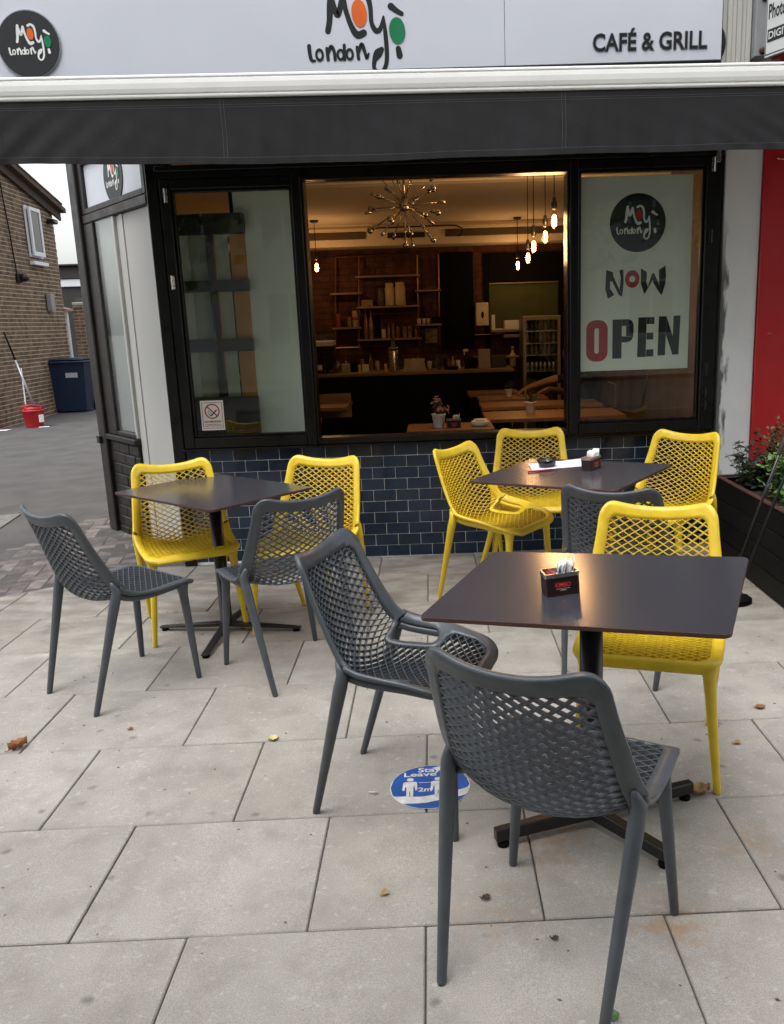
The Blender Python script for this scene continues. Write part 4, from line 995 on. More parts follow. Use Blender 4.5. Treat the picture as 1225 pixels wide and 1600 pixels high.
on(put(547, 512, 15, YP, 'canister', mat('olive_tin', (.12, .12, .05), .4), 'olive tin beside the red banded one on the left pipe shelf', 'tin', r=3.6), 4)
t = on(put(556, 512, 24, YP, 'canister', mat('cream_tin', (.30, .22, .12), .4), 'tall cream tin with a red band on the left pipe shelf', 'tin', r=4.6), 4)
b = MB(); r_ = 4.7*YP/F_PX; b.lathe([(r_, .085), (r_, .125)], 14); b.build('red_band', mat('band_red', (.25, .03, .02), .4), t, smooth=True)
for k, u in enumerate((655, 663, 670)): on(put(u, 507, 8, YP, 'cup', cr, ['left', 'middle', 'right'][k]+' of three small cream cups on the right pipe shelf', 'cup', r=3.4), 6)
t = box_at('black_box', 'small black box at the end of the right pipe shelf', 'box', black_b, 674, 690, 506, 495, YP-.05, .1); t.location.z = zsh(6)
p0, p1 = at(664, 513, YB-.05), at(684, 536, YB-.05)
pf = thing('framed_notice', 'framed printed notice hanging under the right pipe shelf', 'notice', ((p0.x+p1.x)/2, YB-.05, p1.z))
b = MB(); b.box((p0.x, YB-.045, p1.z), (p1.x, YB-.02, p0.z), .003); b.build('frame', shelf_w, pf, w=True)
b = MB(); b.box((p0.x+.015, YB-.048, p1.z+.015), (p1.x-.015, YB-.0455, p0.z-.015)); b.build('print', mat('notice_print', (.20, .14, .07), .6, scale=18, var=.7), pf, w=True)

# the counter
YC = 9.4
CT = .968
ct = thing('service_counter', 'long dark green counter with a wooden top inside the cafe', 'counter', (-.4, YC+.3, -.02))
b = MB(); b.box((-2.44, YC+.02, -.02), (.90, YC+.60, CT-.036), .004); b.build('counter_front', green_pt, ct, w=True)
b = MB(); b.box((-2.445, YC, CT-.035), (.915, YC+.62, CT), .005); b.build('counter_top', shelf_w, ct, w=True)
b = MB()
for q in ([(0, -.07), (.02, .03), (.0, .07)], [(.07, -.10), (.06, -.02), (.09, .04)], [(.14, -.05), (.16, .03), (.15, .06)]): stroke(b, [(x, y, .035) for x, y in q], Matrix.Translation((.42, YC+.0185, .60)) @ FACE, 0, .0005)
b.build('painted_mark', mat('mark_green', (.035, .042, .03), .7), ct, w=True)
def onc(o, dy=0.): o.location.z = CT+.0005; return o
YI = YC+.12
# coffee machine at the left end
cm = thing('coffee_machine', 'black and cream espresso machine with glasses on top at the left end of the counter', 'coffee machine', (at(502, 570, YC+.3).x, YC+.3, CT))
xl, xr = at(486, 570, YC+.25).x, at(520, 570, YC+.25).x
zz = lambda v: at(505, v, YC+.25).z
b = MB(); b.box((xl, YC+.2, CT+.04), (xr, YC+.6, zz(541)), .012); b.build('body', black_pt, cm, w=True)
b = MB(); b.box((xl, YC+.188, zz(541)), (xr+.01, YC+.6, zz(533)), .006); b.build('top_tray', sign_w, cm, w=True)
b = MB(); b.box((xl, YC+.18, zz(578)), (xl+.13, YC+.1995, zz(570)), .004); b.build('front_panel', sign_w, cm, w=True)
for k in range(2): b = MB(); b.tube([(xl+.07+.09*k, YC+.2, zz(556)), (xl+.07+.09*k, YC+.1, zz(558)), (xl+.07+.09*k, YC+.04, zz(560))], [.022, .014, .010], 8); b.build('group_head', chrome, cm, w=True)
for k in range(4): b = MB(); b.box((xl+.02+.05*k, YC+.22, CT), (xl+.045+.05*k, YC+.25, CT+.039)); b.build('foot', black_b, cm, w=True)
for k in range(5):
    b = MB(); b.lathe([(.022, 0), (.026, .002), (.033, .075), (.031, .075), (.024, .006), (0, .006)], 12); o = b.build('glass', clear_g, smooth=True, loc=(xl+.035+.052*k, YC+.3+.04*(k % 2), zz(533)+.0005)); tag(o, ['leftmost', 'second', 'middle', 'fourth', 'rightmost'][k]+' clear glass standing on top of the coffee machine', 'glass', 'glasses on the coffee machine')
CL = [  # u, height px, kind, material, radius px, label, category
    (562, 12, 'canister', 'wax', 2.2, 'small cream candle at the left of the counter', 'candle'), (603, 12, 'canister', 'wax', 2.2, 'small cream candle beside the steel canister', 'candle')]
wax = mat('wax_cream', (.62, .44, .26), .5)
for u, h, k, m_, r, lab, cat in CL: o = onc(put(u, 581, h, YI, k, wax, lab, cat, None, r)); o.name = 'candle'
# steel juicer
jp = thing('steel_juicer', 'tall brushed steel canister with a narrow neck standing on the counter', 'canister', (at(615, 575, YI).x, YI+.1, CT+.0005))
b = MB(); b.lathe([(.055, 0), (.058, .01), (.058, .22), (.052, .235)], 20); b.build('body', steel, jp, smooth=True)
b = MB(); b.lathe([(.062, .2355), (.062, .262), (.05, .266)], 20); b.build('lid', chrome, jp, smooth=True)
b = MB(); b.lathe([(.020, .2665), (.020, .36), (.024, .365)], 14); b.build('neck', steel, jp, smooth=True)
b = MB(); b.tube([(.06, 0, .19), (.10, 0, .17), (.10, 0, .08), (.06, 0, .06)], .008, 8); b.build('handle', black_me, jp, smooth=True)
def slab_stand(u0, u1, vt, lab, m_, lean=.05):
    a, c_ = at(u0, 580, YI), at(u1, 580, YI); h = at(u0, vt, YI).z-CT
    t = thing('display_stand', lab, 'stand', ((a.x+c_.x)/2, YI, CT+.0005)); w_ = (c_.x-a.x)/2
    b = MB(); b.add([(-w_, 0, 0), (w_, 0, 0), (w_, .006, 0), (-w_, .006, 0), (-w_, lean, h), (w_, lean, h), (w_, lean+.006, h), (-w_, lean+.006, h)], [(0, 1, 5, 4), (3, 7, 6, 2), (4, 5, 6, 7), (0, 4, 7, 3), (1, 2, 6, 5), (0, 3, 2, 1)]); b.build('board', m_, t)
    b = MB(); b.add([(-w_-.02, -.04, 0), (-w_+.012, -.04, 0), (-w_+.002, lean*.8, h*.55), (w_+.02, -.04, 0), (w_-.012, -.04, 0), (w_-.002, lean*.8, h*.55)], [(0, 1, 2), (4, 3, 5)]); b.build('bracket', m_, t); return t
slab_stand(632, 664, 561, 'pale sloping menu stand in the middle of the counter', mat('menu_board', (.34, .31, .25), .5))
onc(box_at('menu_card', 'small pale card propped near the candle on the counter', 'card', sign_w, 566, 576, 580, 567.5, YI+.1, .01))
onc(box_at('card_holder', 'pale upright box right of the spray bottle on the counter', 'box', mat('menu_board', (.34, .31, .25)), 748, 766, 580, 550, YI+.12, .08))
onc(box_at('dark_box', 'low dark box on the counter beside the spray bottle', 'box', black_b, 727, 746, 580, 563, YI+.15, .12))
onc(box_at('card_terminal', 'dark till at the right end of the counter', 'till', mat('till_grey', (.02, .018, .016), .5), 768, 791, 580, 561, YI+.15, .16))
onc(box_at('paper_stack', 'pale stack of takeaway boxes at the left part of the counter', 'boxes', mat('menu_board', (.34, .31, .25)), 534, 546, 580, 566, YI+.12, .1))
onc(box_at('dark_box', 'low dark grinder box left of the menu card on the counter', 'box', black_b, 547, 560, 580, 564, YI+.2, .12))
sb_ = thing('spray_bottle', 'clear spray bottle with a pale trigger standing on the counter', 'spray bottle', (at(729, 565, YI+.05).x, YI+.05, CT+.0005))
b = MB(); b.lathe([(.030, 0), (.032, .01), (.032, .12), (.014, .16), (.012, .19)], 14); b.build('bottle', clear_g, sb_, smooth=True)
b = MB(); b.box((-.035, -.012, .191), (.022, .012, .218), .005); b.box((-.028, -.006, .155), (-.018, .006, .1905), .003); b.build('trigger', ceram, sb_)
ex = thing('lying_torch', 'dark handheld tool with a pale round end lying on the counter', 'tool', (at(712, 572, YI).x, YI, CT+.02))
b = MB(); b.tube([(-.10, 0, 0), (.03, 0, 0)], [.018, .020], 10); b.build('grip', black_b, ex, smooth=True)
b = MB(); b.tube([(.031, 0, 0), (.05, 0, 0), (.056, 0, 0)], [.028, .030, .022], 12); b.build('head', ceram, ex, smooth=True)
for k, (u, h, r, m_) in enumerate(((676, 16, 4, clear_g), (686, 13, 4, clear_g), (697, 16, 3, amber_g), (650, 9, 3, clear_g), (668, 14, 3.5, clear_g))):
    onc(put(u, 580, h, YI+.06, 'jar', m_, ['clear jar of the pair right of the menu stand', 'second clear jar, nearer the amber jar, on the counter', 'small amber jar near the middle of the counter', 'low clear tumbler in front of the menu stand', 'clear jar just right of the menu stand'][k], 'jar', None, r))
ORD = ['leftmost', 'second', 'third', 'middle', 'fifth', 'sixth', 'rightmost']
for k, u in enumerate((640, 654, 672, 684, 700, 708, 716)):
    onc(put(u, 580, (15, 19, 12, 22, 14, 18, 12)[k], YC+.42, ('jar', 'bottle', 'cup', 'bottle', 'jar', 'bottle', 'cup')[k], (smoky, cream_s, ceram, green_s, smoky, cream_s, ceram)[k], ORD[k]+' of seven jars, cups and bottles along the back edge of the counter', ('jar', 'bottle', 'cup', 'bottle', 'jar', 'bottle', 'cup')[k], 'clutter along the back of the counter', 3.4))
for k, u in enumerate((528, 541, 554, 567, 580, 590)):
    onc(put(u, 580, (16, 22, 14, 18, 26, 15)[k], YC+.46, ('jar', 'bottle', 'cup', 'jar', 'bottle', 'jar')[k], (cream_s, amber_s, ceram, smoky, smoky, cream_s)[k], ['first', 'second', 'third', 'fourth', 'fifth', 'sixth'][k]+' from left of six containers at the coffee machine end of the counter', ('jar', 'bottle', 'cup', 'jar', 'bottle', 'jar')[k], 'clutter at the left of the counter', 3.6))
bl = put(801, 556, 30, YC+.95, 'bottle', mat('milk_plastic', (.50, .46, .33), .4), 'cream plastic bottle on the work shelf beside the fridge', 'bottle', None, 5)
bl.location.z = CT-.03
t = box_at('work_bench', 'pale work bench behind the right end of the counter', 'bench', shelf_w, 742, 812, 561, 556, YC+.9, .4)

# drinks fridge
YF = 10.1
fx0, fx1 = at(818, 560, YF).x, at(876, 560, YF).x; fz1 = at(820, 494, YF).z
fg = thing('drinks_fridge', 'upright glass fronted drinks fridge with rows of bottles at the right of the counter', 'fridge', ((fx0+fx1)/2, YF+.25, -.02))
b = MB(); b.box((fx0, YF+.03, -.02), (fx0+.03, YF+.5, fz1), .004); b.box((fx1-.03, YF+.03, -.02), (fx1, YF+.5, fz1), .004); b.box((fx0+.03, YF+.46, -.02), (fx1-.03, YF+.5, fz1), .003); b.box((fx0+.03, YF+.03, fz1-.05), (fx1-.03, YF+.459, fz1), .003); b.build('cabinet', mat('fridge_grey', (.10, .095, .085), .5), fg, w=True)
b = MB(); b.box((fx0, YF, .05), (fx0+.035, YF+.028, fz1), .004); b.box((fx1-.035, YF, .05), (fx1, YF+.028, fz1), .004); b.box((fx0+.036, YF, fz1-.05), (fx1-.036, YF+.028, fz1), .004); b.box((fx0+.036, YF, .05), (fx1-.036, YF+.028, .12), .004); dr_ = b.build('door', mat('door_cream', (.42, .37, .30), .4), fg, w=True)
b = MB(); b.box((fx0+.036, YF+.01, .12), (fx1-.036, YF+.014, fz1-.051)); b.build('pane', pane_g, dr_, w=True)
b = MB(); b.box((fx0+.012, YF-.03, .7), (fx0+.028, YF-.001, 1.2), .004); b.build('handle', steel, dr_, w=True)
lev = [at(845, v, YF+.2).z for v in (516, 535, 553, 578)]
for k, z in enumerate(lev):
    b = MB(); b.box((fx0+.031, YF+.06, z-.012), (fx1-.031, YF+.45, z-.002)); b.build('shelf', steel, fg, w=True)
    for q in range(7):
        r = .021; h = .135 if k < 3 else .105
        b = MB(); b.lathe([(r*.9, 0), (r, .008), (r, h*.55), (r*.4, h*.78), (r*.36, h)] if k < 3 else [(r*.9, 0), (r, .005), (r, h*.95), (r*.85, h)], 10)
        m_ = [green_s, amber_s, cream_s, green_s][(k+(q % 3 == 0)) % 4]
        o = b.build('drink_bottle' if k < 3 else 'drink_can', m_ if k < 3 else steel, smooth=True, loc=(fx0+.065+q*(fx1-fx0-.13)/6, YF+.14, z-.0015))
        tag(o, ('%s bottle in the %s row of the drinks fridge' % (ORD[q], ['top', 'second', 'third'][k])) if k < 3 else '%s drink can in the lowest visible row of the drinks fridge' % ORD[q], 'bottle' if k < 3 else 'can', 'row %s of the drinks fridge' % ['one', 'two', 'three', 'four'][k])

# cafe tables inside
def in_table(name_label, x0, x1, y0, y1, z=.75, legs=True):
    t = thing('wooden_table', name_label, 'table', ((x0+x1)/2, (y0+y1)/2, -.02), group=None)
    w_, d_ = (x1-x0)/2, (y1-y0)/2
    n = max(2, int(d_*2/.13))
    for k in range(n):
        b = MB(); b.box((-w_, -d_+2*d_*k/n+.001, z-.012), (w_, -d_+2*d_*(k+1)/n-.001, z+.02), .003); b.build('board', oak, t)
    b = MB(); b.tube([(0, 0, .02), (0, 0, z-.013)], .03, 10); b.build('column', black_me, t, smooth=True)
    b = MB(); b.box((-.2, -.025, 0), (.2, .025, .02), .004); b.box((-.025, -.2, .0), (.025, -.026, .02), .004); b.box((-.025, .026, 0), (.025, .2, .02), .004); b.build('base', black_me, t); return t
in_table('wooden table standing alone at the left inside the cafe', -1.75, -.80, 7.85, 8.5)
in_table('low wooden table just visible at the left edge of the open window', -1.6, -.92, 6.45, 7.0)
in_table('wooden table directly behind the open window with a flower pot', -.19, .435, 5.93, 6.36)
in_table('nearest wooden table of the right-hand row inside the cafe', .41, 1.5, 6.50, 7.06)
in_table('second wooden table of the right-hand row inside the cafe', .43, 1.5, 7.42, 7.88)
in_table('third wooden table of the right-hand row inside the cafe', .45, 1.12, 8.12, 8.58)
in_table('farthest wooden table of the right-hand row inside the cafe', .38, .92, 8.82, 9.28)
# dark chair silhouettes inside
def in_chair(x, y, rz, lab):
    t = thing('dining_chair', lab, 'chair', (x, y, -.02), rz)
    b = MB(); b.box((-.2, -.2, .42), (.2, .2, .45), .008); b.build('seat', black_b, t)
    b = MB(); b.box((-.2, .18, .62), (.2, .2, .86), .008); b.build('backrest', shelf_w, t)
    for sx in (-1, 1):
        for sy in (-1, 1): b = MB(); b.tube([(sx*.17, sy*.17, .42), (sx*.19, sy*.19, 0)], .013, 8); b.build('leg', black_b, t, smooth=True)
        b = MB(); b.tube([(sx*.17, .19, .45), (sx*.17, .195, .62)], .011, 8); b.build('back_post', black_b, t, smooth=True)
in_chair(-.98, 8.15, .1, 'dark dining chair with a wooden back behind the left inside table')
def pot(x, y, z, s, fl, lab):
    t = thing('potted_flower', lab, 'plant', (x, y, z), random.random()*6)
    b = MB(); b.lathe([(.034*s, 0), (.036*s, .004), (.046*s, .085*s), (.05*s, .088*s), (.05*s, .096*s), (.044*s, .096*s), (.04*s, .08*s), (0, .08*s)], 18); b.build('pot', ceram, t, smooth=True)
    b = MB(); f = MB()
    for k in range(26):
        a = random.random()*6.28; r = random.uniform(.01, .075)*s; h = (.10+random.uniform(.02, .10)-r*.5)*s+.02*s
        p = Vector((r*math.cos(a), r*math.sin(a), h)); b.tube([(0, 0, .08*s), p*.6+Vector((0, 0, .03*s)), p], .0015*s, 4)
        for q in range(2):
            n = Vector((random.uniform(-1, 1), random.uniform(-1, 1), random.uniform(-.2, 1))).normalized(); u_ = n.orthogonal().normalized()*.018*s; v_ = n.cross(u_)*.8; c = p*random.uniform(.5, .95)+Vector((0, 0, .02*s)); b.add([c-u_, c+v_*.5, c+u_, c-v_*.5], [(0, 1, 2, 3)])
        if fl:
            for q in range(6):
                n = (p-Vector((0, 0, .1*s)))+Vector((random.uniform(-.5, .5),)*3)*.05; n.normalize(); a2 = q*1.05; u_ = n.orthogonal().normalized(); v_ = n.cross(u_); d = u_*math.cos(a2)+v_*math.sin(a2); e = u_*math.cos(a2+.8)+v_*math.sin(a2+.8)
                f.add([p, p+d*.012*s, p+(d+e)*.009*s+n*.006*s, p+e*.012*s], [(0, 1, 2, 3)])
    b.build('foliage', leaf_d, t); 
    if fl: f.build('flowers', pink_m, t)
    return t
ZT = .7705-.02
pot(at(686, 669, 6.08).x, 6.08, ZT, 1.05, True, 'white pot of dusty pink flowers on the table behind the open window')
pot(at(829, 646, 6.85).x, 6.85, ZT, .95, False, 'white pot with dark leaves on the nearest right-hand inside table')
pot(at(795, 622, 8.35).x, 8.35, ZT, .8, False, 'small white pot with dark leaves on the third right-hand inside table')
# folded white dish, tin of napkins
ds = thing('white_bowl', 'shallow white bowl on the table behind the open window', 'bowl', (at(751, 666, 6.1).x, 6.1, ZT))
b = MB(); b.lathe([(.035, 0), (.055, .006), (.068, .035), (.066, .037), (.052, .012), (0, .010)], 20); b.build('dish', ceram, ds, smooth=True)
b = MB(); b.lathe([(.0, .028), (.03, .034), (.052, .046), (.05, .050), (.02, .046), (0, .044)], 14); b.build('lid', ceram, ds, smooth=True)

# divider and board seen through the left window
dv = thing('room_divider', 'dark timber divider with pale and amber boards behind the left window', 'divider', (-1.6, 5.66, 0))
YD = 5.66
d = lambda u, v: at(u, v, YD)
b = MB()
xL, xM0, xM1, xR = d(275, 480).x-.06, d(331, 480).x, d(340, 480).x, d(384, 480).x
zs = [d(330, v).z for v in (333, 366, 438, 456, 530, 550, 621, 676)]
for z1, z0 in ((zs[0], zs[1]), (zs[2], zs[3]), (zs[4], zs[5]), (zs[6], zs[7]-.04)): b.box((xL-.02, YD, z0), (xR+.03, YD+.04, z1), .004)
for x0, x1 in ((xL-.02, xL+.06), (xM0-.005, xM1+.005)): b.box((x0, YD+.003, zs[7]-.04), (x1, YD+.037, zs[0]-.01), .004)
b.build('frame', mat('divider_brown', (.020, .014, .010), .5), dv, w=True)
am = mat('amber_board', (.50, .24, .05), .6); pg_ = mat('pale_green_board', (.44, .49, .35), .6)
for x0, x1, m_ in ((xL+.07, xL+.17, pale_w), (xM0-.13, xM0-.006, pg_), (xM1+.006, xM1+.09, pg_), (xM1+.10, xR+.02, am)):
    b = MB(); b.box((x0, YD+.05, zs[7]-.02), (x1, YD+.06, zs[1]+.01), .003); b.build('board', m_, dv, w=True)
wb_ = thing('standing_board', 'tall pale grey green board standing inside the right half of the left window', 'board', (-1.0, 5.72, .8))
p0, p1 = at(371, 298, 5.72), at(474, 676, 5.72)
b = MB(); b.box((at(392, 480, 5.72).x-.065, 5.72, .76), (-.825, 5.735, 2.44), .004); b.build('board', pale_w, wb_, w=True)
b = MB(); b.box((at(392, 480, 5.72).x-.085, 5.712, .76), (at(392, 480, 5.72).x-.066, 5.74, 2.44), .003); b.build('edge_strip', black_b, wb_, w=True)

# pendant lamps
def pendant(x, y, zt, zb, label, power, sc):
    t = thing('pendant_lamp', label, 'lamp', (x, y, zt), 0, 'bare filament pendant lamps')
    L_ = (zt-zb)/sc
    t.scale = (sc, sc, sc)
    b = MB(); b.lathe([(.045, 0), (.045, -.012), (.03, -.022), (0, -.022)][::-1], 16); b.build('ceiling_rose', black_me, t, smooth=True)
    b = MB(); b.tube([(0, 0, -.02), (0, 0, -L_+.10)], .0035, 6); b.build('cord', black_b, t)
    b = MB(); b.lathe([(.010, -L_+.11), (.014, -L_+.10), (.015, -L_+.085), (.021, -L_+.075), (.021, -L_+.045), (.018, -L_+.035), (.018, -L_+.025)][::-1], 14); b.build('lamp_holder', black_me, t, smooth=True)
    b = MB(); b.lathe([(0, -L_-.105), (.012, -L_-.100), (.026, -L_-.075), (.030, -L_-.052), (.026, -L_-.02), (.014, -L_+.012), (.013, -L_+.026)], 16); bl = b.build('bulb', bulb_g, t, smooth=True)
    b = MB(); b.tube([(0, 0, -L_-.008), (0, 0, -L_-.088)], [.0065, .0125, ][:2], 8); b.build('filament', bulbglow, bl, smooth=True)
    b = MB()
    for k in range(6): a = k*1.047; b.tube([(.010*math.cos(a), .010*math.sin(a), -L_-.015), (.014*math.cos(a+.4), .014*math.sin(a+.4), -L_-.08)], .0016, 4)
    b.build('filament_wire', filament, bl)
    li = bpy.data.lights.new('lamp_light', 'POINT'); li.energy = power; li.color = (1., .60, .29); li.shadow_soft_size = .05
    lo = bpy.data.objects.new('lamp_light', li); COL.objects.link(lo); lo.parent = t; lo.location = (0, 0, -L_-.05)
    return t
PEND = [(866, 345, 5.9, .95, 'nearest and largest pendant bulb of the diagonal row, by the right window frame'), (852, 370, 6.1, .90, 'second nearest pendant bulb of the diagonal row of five'), (834, 385, 6.35, .92, 'middle pendant bulb of the diagonal row of five'), (825, 403, 6.7, .84, 'fourth pendant bulb of the diagonal row, hanging from a black ceiling rose'), (809, 415, 10.2, 1.1, 'farthest and smallest pendant bulb of the diagonal row of five'), (495, 418, 9.9, 1.1, 'single pendant bulb hanging at the left of the open window')]
for u, v, y, sc, lab in PEND:
    p = at(u, v, y); pendant(p.x, y, CZ-.001, p.z+.05*sc, lab, 3.1, sc)

# sputnik chandelier
CH = at(632, 322, 6.4)
sp = thing('sputnik_chandelier', 'chrome starburst chandelier with many rods ending in globe bulbs', 'chandelier', CH)
b = MB(); b.lathe([(.001, -.038)]+[(.038*math.cos(R(a)), .038*math.sin(R(a))) for a in range(-80, 81, 20)]+[(.001, .038)], 16); b.build('hub', chrome, sp, smooth=True)
b = MB(); b.tube([(0, 0, .038), (0, 0, CZ-CH.z-.001)], .008, 8); b.build('stem', chrome, sp, smooth=True)
NB = 30; k2 = 0
for k in range(NB):
    zf = 1-2*(k+.5)/NB; ph = k*2.39996+.35; r_ = math.sqrt(1-zf*zf); dv_ = Vector((r_*math.cos(ph), r_*math.sin(ph), zf))
    L_ = .31 if k % 3 else .27
    if dv_.z*L_+CH.z > CZ-.03: continue
    b = MB(); b.tube([dv_*.036, dv_*(L_-.055)], .0042, 6); rod = b.build('rod', chrome, sp, smooth=True)
    b = MB(); b.tube([dv_*(L_-.058), dv_*(L_-.056), dv_*(L_-.012), dv_*(L_-.01)], [.006, .0115, .0115, .006], 8); b.build('socket', chrome, rod, smooth=True)
    if k % 2 == 0:
        q = dv_.to_track_quat('Z', 'Y').to_matrix().to_4x4(); q.translation = dv_*L_
        b = MB(); b.lathe([(.001, -.022)]+[(.022*math.cos(R(a)), .022*math.sin(R(a))) for a in range(-75, 76, 25)]+[(.001, .022)], 10, q); b.build('globe', chrome, rod, smooth=True)

# person at the right-hand inside tables
def person():
    t = thing('person', 'person in black clothes seated at the far inside tables, bare forearm reaching left', 'person', (1.56, 8.55, -.02))
    base = Vector((1.56, 8.55, -.02))
    hand = at(822, 606, 8.4)-base; elb = at(866, 592, 8.45)-base
    J = {'pel': ((.04, .03, .54), .14), 'sp': ((0, .01, .70), .135), 'ch': ((-.05, -.02, .88), .145), 'nk': ((-.09, -.03, 1.01), .062), 'hd0': ((-.12, -.04, 1.07), .058),
         'shl': ((-.09, -.18, .93), .066), 'el': (tuple(elb), .042), 'wr': (tuple(hand.lerp(elb, .22)), .027), 'shr': ((-.05, .17, .93), .066), 'er': ((-.14, .25, .75), .046), 'wrr': ((-.34, .20, .80), .029),
         'hl': ((-.06, -.10, .50), .095), 'kl': ((-.42, -.12, .50), .068), 'al': ((-.38, -.12, .08), .045), 'tl': ((-.52, -.13, .04), .035), 'hr': ((-.06, .12, .50), .095), 'kr': ((-.42, .14, .50), .068), 'ar': ((-.36, .15, .08), .045), 'tr': ((-.50, .16, .04), .035)}
    E_ = [('pel', 'sp'), ('sp', 'ch'), ('ch', 'nk'), ('nk', 'hd0'), ('ch', 'shl'), ('shl', 'el'), ('el', 'wr'), ('ch', 'shr'), ('shr', 'er'), ('er', 'wrr'), ('pel', 'hl'), ('hl', 'kl'), ('kl', 'al'), ('al', 'tl'), ('pel', 'hr'), ('hr', 'kr'), ('kr', 'ar'), ('ar', 'tr')]
    def hand_chain(w, fwd, side, nm):
        fwd = fwd.normalized(); dn = Vector((0, 0, -1)); side = fwd.cross(dn).normalized()*side
        palm = Vector(J[w][0])+fwd*.07+dn*.01; J[nm+'p'] = (tuple(palm), .034); E_.append((w, nm+'p'))
        for k, ln in enumerate((.062, .072, .068, .054)):
            o = palm+side*(-.027+.018*k); J[nm+'a%d' % k] = (tuple(o+fwd*.03), .0105); J[nm+'b%d' % k] = (tuple(o+fwd*(.03+ln*.55)+dn*.012), .009); J[nm+'c%d' % k] = (tuple(o+fwd*(.03+ln*.85)+dn*.04), .0075)
            E_.extend([(nm+'p', nm+'a%d' % k), (nm+'a%d' % k, nm+'b%d' % k), (nm+'b%d' % k, nm+'c%d' % k)])
        J[nm+'t0'] = (tuple(palm-side*.038-fwd*.02), .011); J[nm+'t1'] = (tuple(palm-side*.052+fwd*.02+dn*.02), .009); E_.extend([(nm+'p', nm+'t0'), (nm+'t0', nm+'t1')])
    hand_chain('wr', hand-elb, 1, 'L'); hand_chain('wrr', Vector((-1, -.3, -.1)), -1, 'R')
    ks = list(J); me = bpy.data.meshes.new('body'); me.from_pydata([J[k][0] for k in ks], [(ks.index(a), ks.index(c)) for a, c in E_], [])
    o = bpy.data.objects.new('body', me); COL.objects.link(o)
    mo = o.modifiers.new('skin', 'SKIN'); o.modifiers.new('sub', 'SUBSURF').levels = 1
    for i, k in enumerate(ks): r = J[k][1]; me.skin_vertices[0].data[i].radius = (r, r)
    me.skin_vertices[0].data[0].use_root = True
    bpy.context.view_layer.update(); nm = bpy.data.meshes.new_from_object(o.evaluated_get(bpy.context.evaluated_depsgraph_get())); bpy.data.objects.remove(o)
    nm.materials.clear()
    for m_ in (cloth_b, skin): nm.materials.append(m_)
    ev = Vector(J['el'][0]); wv = Vector(J['wr'][0]); dd_ = (wv-ev).normalized()
    for p in nm.polygons:
        p.use_smooth = True; c = p.center; s_ = (c-ev).dot(dd_)
        p.material_index = 1 if (s_ > -.06 and (c-ev-dd_*s_).length < .11 and c.x < ev.x+.03) or c.z > .985 or (c-Vector(J['wrr'][0])).length < .17 else 0
    link('body', nm, t)
    hM = Matrix.Translation((-.15, -.05, 1.145)) @ Matrix.Rotation(R(105), 4, 'Z') @ Matrix.Rotation(R(-25), 4, 'X')
    b = MB(); pr = [(.001, -.125), (.035, -.118), (.052, -.095), (.066, -.05), (.075, 0), (.074, .045), (.060, .085), (.035, .11), (.001, .12)]
    b.lathe(pr, 18); b.v = [(x*.95, y*1.12+.006, z) for x, y, z in b.v]
    b.add([(-.012, .086, .01), (.012, .086, .01), (.016, .082, -.03), (-.016, .082, -.03), (0, .108, -.026)], [(0, 1, 4), (1, 2, 4), (3, 0, 4), (2, 3, 4)])
    for s_ in (-1, 1): b.box((s_*.072-.006, -.012, -.03), (s_*.072+.006, .016, .028), .005)
    b.v = [tuple(hM @ Vector(p)) for p in b.v]; h = b.build('head', skin, t, smooth=True)
    b = MB()
    for s_ in (-1, 1): b.lathe([(.001, -.006), (.009, -.003), (.009, .003), (.001, .006)], 8, hM @ Matrix.Translation((s_*.028, .075, .012)) @ Matrix.Rotation(math.pi/2, 4, 'X'))
    b.build('eye', black_b, h)
    b = MB(); b.box((-.022, .076, -.064), (.022, .082, -.056), .003, hM); b.build('mouth', red_v, h)
    b = MB(); pr = [(.079, -.03), (.083, .01), (.082, .05), (.068, .092), (.04, .119), (.001, .13)]; b.lathe(pr, 18); b.v = [tuple(hM @ Vector((x*.98, y*1.12-.012-(.0 if z > .06 else .02), z))) for x, y, z in b.v]; b.build('hair', hair_m, h, smooth=True)
person()
in_chair(1.63, 8.57, -1.57, 'dark dining chair under the person at the far inside tables')

# ------------------------------------------------------------------ the yard on the left
def xw(u, v, x): return atx(u, v, x)
hs_ = thing('brick_house', 'brown stock brick house with a sloping roof and an open white window', 'house', (-7.7, 16.4, -.3))
A_ = Vector((-7.50, 14.55)); B_ = Vector((-7.72, 18.5)); dh = (B_-A_).normalized(); MH = Matrix(((dh.x, dh.y, 0, A_.x), (dh.y, -dh.x, 0, A_.y), (0, 0, 1, 0), (0, 0, 0, 1)))   # along the wall, out to the yard, up
LH = (B_-A_).length
def ht(s_): return 4.80-.204*s_
b = MB(); b.add([MH @ Vector(p) for p in [(0, -.012, -.5), (LH, -.012, -.5), (LH, -.012, ht(LH)), (0, -.012, ht(0)), (0, -4.5, -.5), (LH, -4.5, -.5), (LH, -4.5, ht(LH)), (0, -4.5, ht(0))]], [(0, 1, 2, 3), (4, 7, 6, 5), (0, 3, 7, 4), (1, 5, 6, 2)])
wl_ = b.build('wall', house_mo, hs_, w=True)
wins = (2.35, 3.02, 2.72, 3.72)
b = MB()
def wall_bricks(b, M, L0, L1, z0, zt, skip=None, dz=.075, depth=.012):
    # bricks stand 3 mm proud of the mortar
    r = 0; z = z0
    while True:
        zz = z0+dz*r
        if zz > max(zt(L0), zt(L1)): break
        k = 0; s_ = L0-(.1125 if r % 2 else 0)
        while s_ < L1:
            a, c = max(s_+.007, L0), min(s_+.218, L1)
            if c-a > .04 and zz+.066 < min(zt(a), zt(c))+.03 and not (skip and skip(a, c, zz)):
                dy = random.uniform(-.0085, -.0045); b.box((a, -depth-.002, zz+.0075), (c, dy, zz+.0675), 0, M)
            s_ += .225
        r += 1
